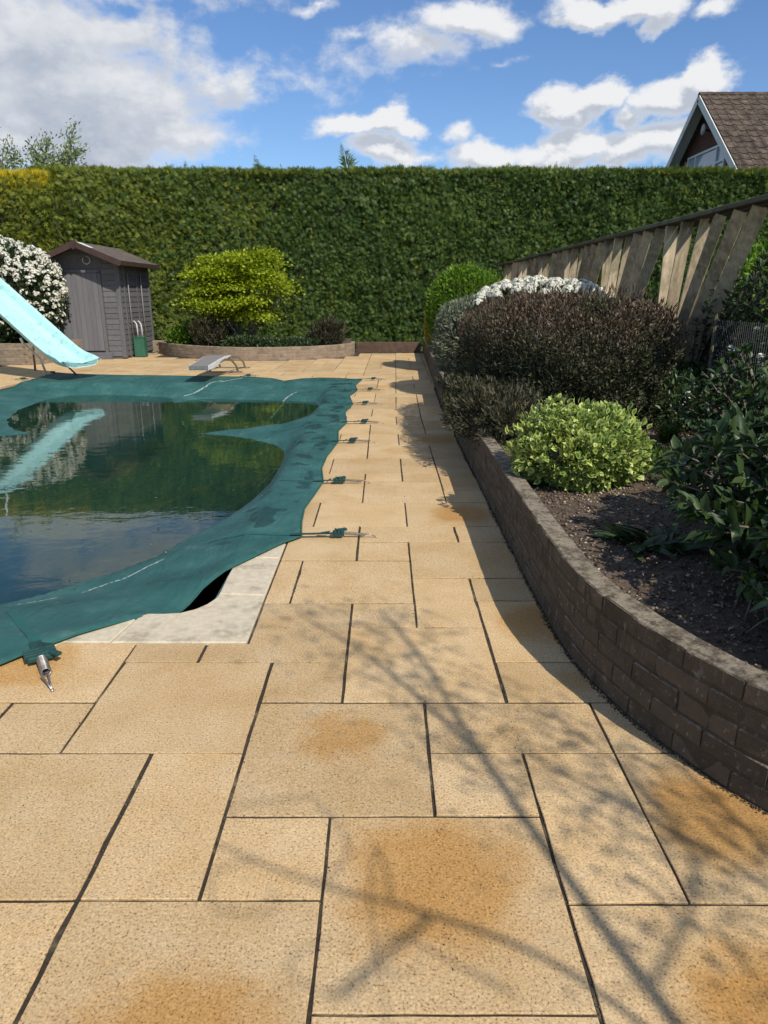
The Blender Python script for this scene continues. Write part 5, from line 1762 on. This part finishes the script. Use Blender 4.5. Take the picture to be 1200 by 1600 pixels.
stems(fp, (2.58, 5.9, .30), [(2.53, 5.9, .66), (2.60, 5.8, .6)], .004)
# blades and low growth
tuft('daffodil_leaves', 'clump of long narrow spring leaves beside the laurel', (1.88, 4.35, .33), 90, (.16, .30), M['grass'], .55, .011)
tuft('grass_tuft', 'low green grassy tuft right of the variegated bush', (1.86, 5.35, .33), 220, (.08, .20), M['grass'], 1.0, .010)
tuft('grass_tuft', 'grassy weeds behind the variegated bush by the fence foot', (2.35, 5.75, .33), 260, (.10, .22), M['grass'], 1.1, .011)
tuft('grass_tuft', 'short thin grass under the left side of the variegated bush', (1.00, 4.33, .33), 110, (.05, .12), M['grass'], 1.3, .006)
bush('ground_cover', 'low green weeds between the variegated bush and the laurel', 'plant', (1.78, 4.95, .36), (.30, .38, .09), 2600, M['grass'], (.03, .06), .5, amp=.3, zmin=.32, core=.0, depth=.9)

# mulch, chips and small stones on the bed
oc = np.array([(1, 0, 0), (-1, 0, 0), (0, 1, 0), (0, -1, 0), (0, 0, 1), (0, 0, -1)], float) * .5
of = np.array([(0, 2, 4), (2, 1, 4), (1, 3, 4), (3, 0, 4), (2, 0, 5), (1, 2, 5), (3, 1, 5), (0, 3, 5)])
n = 42000
Q = np.c_[rng.uniform(.80, 3.3, n), 1.2 + rng.random(n) ** 1.5 * 6.2]
Q = Q[inside(Q, bed) & (dist_poly(Q, bed) > .045)]
m = len(Q)
zz = .325 + .016 * lump(np.c_[Q, np.zeros(m)], 3.0, 3)
szs = .004 + .013 * rng.random(m) ** 2.2 + .012 * (rng.random(m) < .02)
tv = oc + rng.normal(size=oc.shape) * .07
tv[:, 2] *= .32
nrz = np.c_[rng.normal(size=m) * .6, rng.normal(size=m) * .6, np.ones(m)]
dr_ = rdir(m) * np.array((1, 1, .35))
o = scatter('bark_mulch', np.c_[Q, zz + .003 + rng.random(m) * .006], dr_, nrz, szs * rng.uniform(1.2, 2.8, m), szs, (tv[:, [0, 1, 2]], of, None), M['litter'], None, np.clip(rng.random(m) ** 1.3 + .35 * np.exp(-((Q[:, 0] - 1.35) ** 2 + (Q[:, 1] - 4.1) ** 2) / .08), 0, 1), 'stuff')
setp(o, 'bark mulch, chips and small stones strewn over the soil bed')
# crumbs along the joints
n = 2600
ks = rng.integers(-5, 4, n)
Q = np.c_[0.155 + .3165 * ks + rng.normal(size=n) * .007, rng.uniform(.9, 6.5, n)]
Q = Q[(Q[:, 0] > -1.5) & ~((Q[:, 0] < -.62) & (Q[:, 1] > 2.8))]
m = len(Q)
o = scatter('joint_crumbs', np.c_[Q, rng.uniform(-.006, .0005, m)], rdir(m), rdir(m), rng.uniform(.003, .008, m), .005, (oc, of, None), M['litter'], None, rng.random(m) * .5, 'stuff')
setp(o, 'loose grit and crumbs lying along the paving joints')

wp = np.array([(p.x, p.y) for p in curve_pts(WALL, .003) if 1.0 < p.y < 12])
m = 9000
k = rng.integers(0, len(wp), m)
Q = wp[k] + rng.normal(size=(m, 2)) * .006 - np.abs(rng.normal(size=(m, 1))) * np.array(((.005, .003),)) * (1 + lump(np.c_[wp[k] * 4, np.zeros(m)], 2.0, 2))[:, None]
o = scatter('wall_foot_moss', np.c_[Q, rng.uniform(.0, .004, m)], rdir(m), rdir(m), rng.uniform(.003, .009, m), .006, (oc, of, None), M['mossy'], None, None, 'stuff')
setp(o, 'dark moss and dirt gathered along the foot of the brick wall')

# ------------------------------------------------------------------ trees
def tree(name, label, base, h, spread, nl, leaf, L=(.08, .16), seed=1, nbr=14, depth=3, sparse=.3, trunk_r=.12, lean=(0, 0), part='crown'):
    rr = random.Random(seed)
    rt = thing(name, label, 'tree', base)
    mb = MB()
    tips = []

    def grow(p, dirv_, ln, r, lev):
        q = p + dirv_ * ln
        midp = p.lerp(q, .5) + Vector((rr.uniform(-1, 1), rr.uniform(-1, 1), rr.uniform(-.3, .6))) * ln * .08
        mb.tube([p, midp, q], [r, r * .8, r * .6], 6 if lev < 2 else 4, False)
        if lev >= depth:
            tips.append((midp, q))
            return
        nb__ = 3 if lev else nbr // 3
        for k in range(nb__):
            a = rr.random() * 6.28
            sp = rr.uniform(.35, .75) * spread
            nd = (dirv_ + Vector((math.cos(a) * sp, math.sin(a) * sp, rr.uniform(-.05, .25)))).normalized()
            st_ = p.lerp(q, rr.uniform(.45, 1.0)) if lev else p.lerp(q, rr.uniform(.35, 1.0))
            grow(st_, nd, ln * rr.uniform(.58, .8), r * .55, lev + 1)
            if lev >= 1: tips.append((st_, st_ + nd * ln * .4))
    grow(Vector(base), Vector((lean[0], lean[1], 1)).normalized(), h * .42, trunk_r, 0)
    mb.build('trunk', M['bark'], rt, True)
    if nl:
        k = rng.integers(0, len(tips), nl)
        A = np.array([tuple(a) for a, b in tips]); B = np.array([tuple(b) for a, b in tips])
        u = rng.random(nl)[:, None] * 1.1
        pts = A[k] + (B[k] - A[k]) * u + rng.normal(size=(nl, 3)) * sparse * .35
        up = norm(B[k] - A[k]) + rng.normal(size=(nl, 3)) * .7
        scatter(part, pts, up, rdir(nl) + np.array((0, -.3, .5)), rng.uniform(*L, nl), .07, T_LEAF, leaf, rt, None, 'stuff')
    return rt


tree('birch_tree', 'airy young tree with pale spring leaves rising above the golden hedge', (-13.3, 28, 0), 8.7, .72, 4600, M['youngleaf'], (.10, .20), 11, 15, 3, .35, .13)
tree('birch_tree', 'second airy tree partly cut by the left edge of the photo', (-16.0, 28.5, 0), 7.4, .8, 4200, M['youngleaf'], (.12, .24), 5, 15, 3, .35, .12)

# bare contorted tree beside the path, behind the camera: it throws the branch shadows on the slabs
ct = thing('contorted_tree', 'bare twisted tree in the bed to the right of the viewer', 'tree', (2.6, -1.5, .3))
SH = Vector((-SUN.x / SUN.z, -SUN.y / SUN.z))


def from_shadow(sx, sy, z):
    """point at height z whose shadow falls at sx, sy"""
    return Vector((sx - SH.x * z, sy - SH.y * z, z))


mb = MB()
root_p = Vector((2.6, -1.5, .28))
fork = from_shadow(1.15, .10, 1.5)
mb.tube([root_p, root_p.lerp(fork, .5) + Vector((.08, 0, .1)), fork], [.06, .05, .045], 8)


def limb(pts, r0, r1):
    q = [from_shadow(*p) for p in pts]
    fine = []
    for i in range(len(q) - 1):
        p0, p1, p2, p3 = q[max(i - 1, 0)], q[i], q[i + 1], q[min(i + 2, len(q) - 1)]
        for k in range(6):
            u = k / 6
            fine.append(0.5 * ((2 * p1) + (-p0 + p2) * u + (2 * p0 - 5 * p1 + 4 * p2 - p3) * u * u + (-p0 + 3 * p1 - 3 * p2 + p3) * u ** 3))
    fine.append(q[-1])
    n_ = len(fine)
    mb.tube(fine, [r0 + (r1 - r0) * i / (n_ - 1) for i in range(n_)], 6)
    return fine


limbs = [limb([(1.15, .10, 1.5), (.78, .75, 2.0), (.60, 1.20, 2.3), (.42, 1.75, 2.6), (.28, 2.25, 2.9), (.15, 2.75, 3.15), (-.02, 3.2, 3.4)], .024, .008),
         limb([(.70, .95, 2.1), (.42, 1.25, 2.2), (.12, 1.40, 2.35), (-.18, 1.50, 2.5), (-.48, 1.64, 2.65)], .010, .004),
         limb([(.12, 1.40, 2.35), (.02, 1.30, 2.4), (-.12, 1.18, 2.45)], .010, .006),
         limb([(.33, 2.05, 2.8), (.05, 2.55, 3.0), (-.2, 2.9, 3.2), (-.42, 3.15, 3.3)], .012, .005),
         limb([(.60, 1.20, 2.3), (.85, 1.55, 2.5), (.80, 1.95, 2.6), (.62, 2.3, 2.8)], .010, .005),
         limb([(1.15, .10, 1.5), (1.25, .75, 2.0), (1.12, 1.30, 2.3), (1.05, 1.75, 2.5), (.9, 2.2, 2.7)], .016, .006),
         limb([(1.12, 1.30, 2.3), (.92, 1.62, 2.35), (.65, 1.88, 2.4), (.5, 2.1, 2.5)], .008, .004)]
# curling twigs
for li, L_ in enumerate(limbs):
    for q in range((3 if li in (1, 2) else 8) if li else 12):
        p = L_[random.randrange(len(L_) // 3, len(L_))]
        r_ = random.uniform(.04, .13)
        ax1 = Vector((random.gauss(0, 1), random.gauss(0, 1), random.gauss(0, .4))).normalized()
        ax2 = ax1.cross(Vector((random.gauss(0, 1), random.gauss(0, 1), random.gauss(0, 1)))).normalized()
        sgn = random.choice((-1, 1))
        path = [p]
        cur = p.copy()
        for k in range(16):
            a = k / 15 * random.uniform(3.5, 6.5) / 1.0
            cur = cur + (ax1 * math.cos(a * .9) + ax2 * sgn * math.sin(a * .9)) * r_ * .42
            path.append(cur.copy())
        mb.tube(path, [.0045 * (1 - .6 * k / 16) for k in range(17)], 4, False)
mb.build('trunk', M['bark'], ct, True)
# small young leaves at the end of the long limb (they mottle the path)
anch = np.array([tuple(p) for L_ in (limbs[0][20:], limbs[3], limbs[4], limbs[6]) for p in L_])
m = 1500
k = rng.integers(0, len(anch), m)
pp = anch[k] + rng.normal(size=(m, 3)) * np.array((.16, .16, .13))
scatter('crown', pp, rdir(m), rdir(m), rng.uniform(.02, .045, m), .022, T_LEAF, M['youngleaf'], ct, None, 'stuff')
# evergreen out of view at the right, added to shade the near bed
bush('shade_shrub', 'added unseen evergreen shrub that shades the near bed', 'shrub', (2.45, 1.10, 1.25), (.50, .55, .85), 6500, M['darkleaf'], (.06, .11), .45, amp=.2, zmin=.3, core=.6, depth=.6)

# ------------------------------------------------------------------ house beyond the hedge
hs = thing('brick_house', 'red brick house with tiled roof and white gable boards beyond the hedge', 'house', (15.5, 25.6, 0))
AX, AY, AZz, HW, RISE = 10.55, 25.6, 7.62, 3.7, 2.96
EZh = AZz - RISE
LX = 22.0
w_ = MB()
w_.add([(AX + .1, AY - HW + .35, 0), (AX + .1, AY + HW - .35, 0), (AX + .1, AY + HW - .35, EZh + .25), (AX + .1, AY, AZz - .08), (AX + .1, AY - HW + .35, EZh + .25),
        (LX, AY - HW + .35, 0), (LX, AY + HW - .35, 0), (LX, AY + HW - .35, EZh + .25), (LX, AY, AZz - .08), (LX, AY - HW + .35, EZh + .25)],
       [(4, 3, 2, 1, 0), (5, 6, 7, 8, 9), (0, 5, 9, 4), (1, 2, 7, 6)])
w_.build('wall', M['housebrick'], hs)
OVh = AX - .42
for s in (-1, 1):
    ye, ze = AY + s * HW, EZh
    MB().add([(OVh + .02, AY, AZz), (LX + .3, AY, AZz), (LX + .3, ye, ze), (OVh + .02, ye, ze), (OVh + .02, AY, AZz - .06), (LX + .3, AY, AZz - .06), (LX + .3, ye, ze - .06), (OVh + .02, ye, ze - .06)],
             [(0, 1, 2, 3), (7, 6, 5, 4), (0, 3, 7, 4), (3, 2, 6, 7), (2, 1, 5, 6), (1, 0, 4, 5)]).build('roof_deck' if s < 0 else 'roof_deck', M['tile'], hs)
    MB().beam((OVh, AY, AZz - .11), (OVh, ye, ze - .11), .21, .03, (0, 0, 1), .004).build('barge_board', M['barge'], hs)
    MB().beam((OVh + .20, AY + s * .05, AZz - .11), (OVh + .20, ye, ze - .10), .36, .012, (1, 0, 0)).build('soffit', M['barge'], hs)
sl_len = math.hypot(HW, RISE)
rowsn = 15
tw, rowh = .30, sl_len / rowsn
dn_ = Vector((0, -HW, -RISE)).normalized()
nn_ = Vector((0, -RISE, HW)).normalized()
# one pantile: flat with a roll at one side
tv_, tf_ = [], []
for (x, h_) in ((0, .012), (.10, .004), (.18, .010), (.22, .035), (.27, .038), (.30, .012)):
    for (u, k) in ((0, 0), (rowh + .05, .022)):
        q = Vector((x, 0, 0)) + dn_ * u + nn_ * (h_ + k)
        tv_.append(tuple(q))
    q = Vector((x, 0, 0)) + dn_ * (rowh + .05) + nn_ * (h_ + .002)
    tv_.append(tuple(q))
for i in range(5):
    a = i * 3
    tf_ += [(a, a + 1, a + 4, a + 3), (a + 1, a + 2, a + 5, a + 4)]
tme = MB().add(tv_, tf_).mesh('roof_tile', M['tile'])
cnt = 0
rest = MB()
bo = world_off(hs)
cells = [(c, r_) for c in range(int((LX - OVh) / tw)) for r_ in range(rowsn)]
for (c, r_) in cells:
    p = Vector((OVh + .04 + c * tw, AY, AZz)) + dn_ * (r_ * rowh) + nn_ * .012
    if cnt < 300:
        o = bpy.data.objects.new('roof_tile', tme)
        o.location = p - bo + Vector((random.uniform(-.006, .006), 0, random.uniform(-.004, .004)))
        o.rotation_euler = (random.uniform(-.012, .012), random.uniform(-.012, .012), 0)
        link(o, hs)
        cnt += 1
    else:
        rest.add([Vector(v) + p for v in tv_], tf_)
o = rest.build('roof_tile', M['tile'], hs)
o['kind'] = 'stuff'
o['label'] = 'tiles on the farther part of the roof'
x = OVh
while x < LX:
    MB().tube([(x, AY, AZz + .0), (x + .43, AY, AZz + .0)], [.085, .095], 8).build('ridge_tile', M['tile'], hs)
    x += .45
# gable window, seen from the side
wx = AX + .06
WY0, WY1, WZ0, WZ1 = AY - 1.45, AY + 1.45, 4.75, 6.02
fr = MB()
for (ya, yb, za, zb) in ((WY0, WY1, WZ1 - .07, WZ1), (WY0, WY1, WZ0, WZ0 + .07), (WY0, WY0 + .07, WZ0 + .07, WZ1 - .07), (WY1 - .07, WY1, WZ0 + .07, WZ1 - .07), (WY0 + .62, WY0 + .69, WZ0 + .07, WZ1 - .07), (WY1 - .69, WY1 - .62, WZ0 + .07, WZ1 - .07), (WY0 + .07, WY0 + .62, WZ0 + .72, WZ0 + .78)):
    fr.box((wx, (ya + yb) / 2, (za + zb) / 2), (.08, yb - ya, zb - za), .006)
win = fr.build('window', M['white'], hs)
for (ya, yb, za, zb) in ((WY0 + .07, WY0 + .62, WZ0 + .07, WZ0 + .72), (WY0 + .07, WY0 + .62, WZ0 + .78, WZ1 - .07), (WY0 + .69, WY1 - .69, WZ0 + .07, WZ1 - .07), (WY1 - .62, WY1 - .07, WZ0 + .07, WZ1 - .07)):
    MB().box((wx + .02, (ya + yb) / 2, (za + zb) / 2), (.012, yb - ya + .01, zb - za + .01)).build('pane', M['glass'], win)
vt = thing('satellite_dish', 'small dark disc fixed under the gable peak of the brick house', 'dish', (AX - .1, AY - .05, 6.65))
MB().tube([(AX - .20, AY - .1, 6.6), (AX - .17, AY - .1, 6.6), (AX - .14, AY - .1, 6.6)], [.17, .155, .05], 14).build('dish_plate', M['offwhite'], vt, True)
MB().tube([(AX - .15, AY - .1, 6.6), (AX + .08, AY - .1, 6.55)], .03, 6).build('bracket', M['black'], vt)
print('slabs', slab_count)
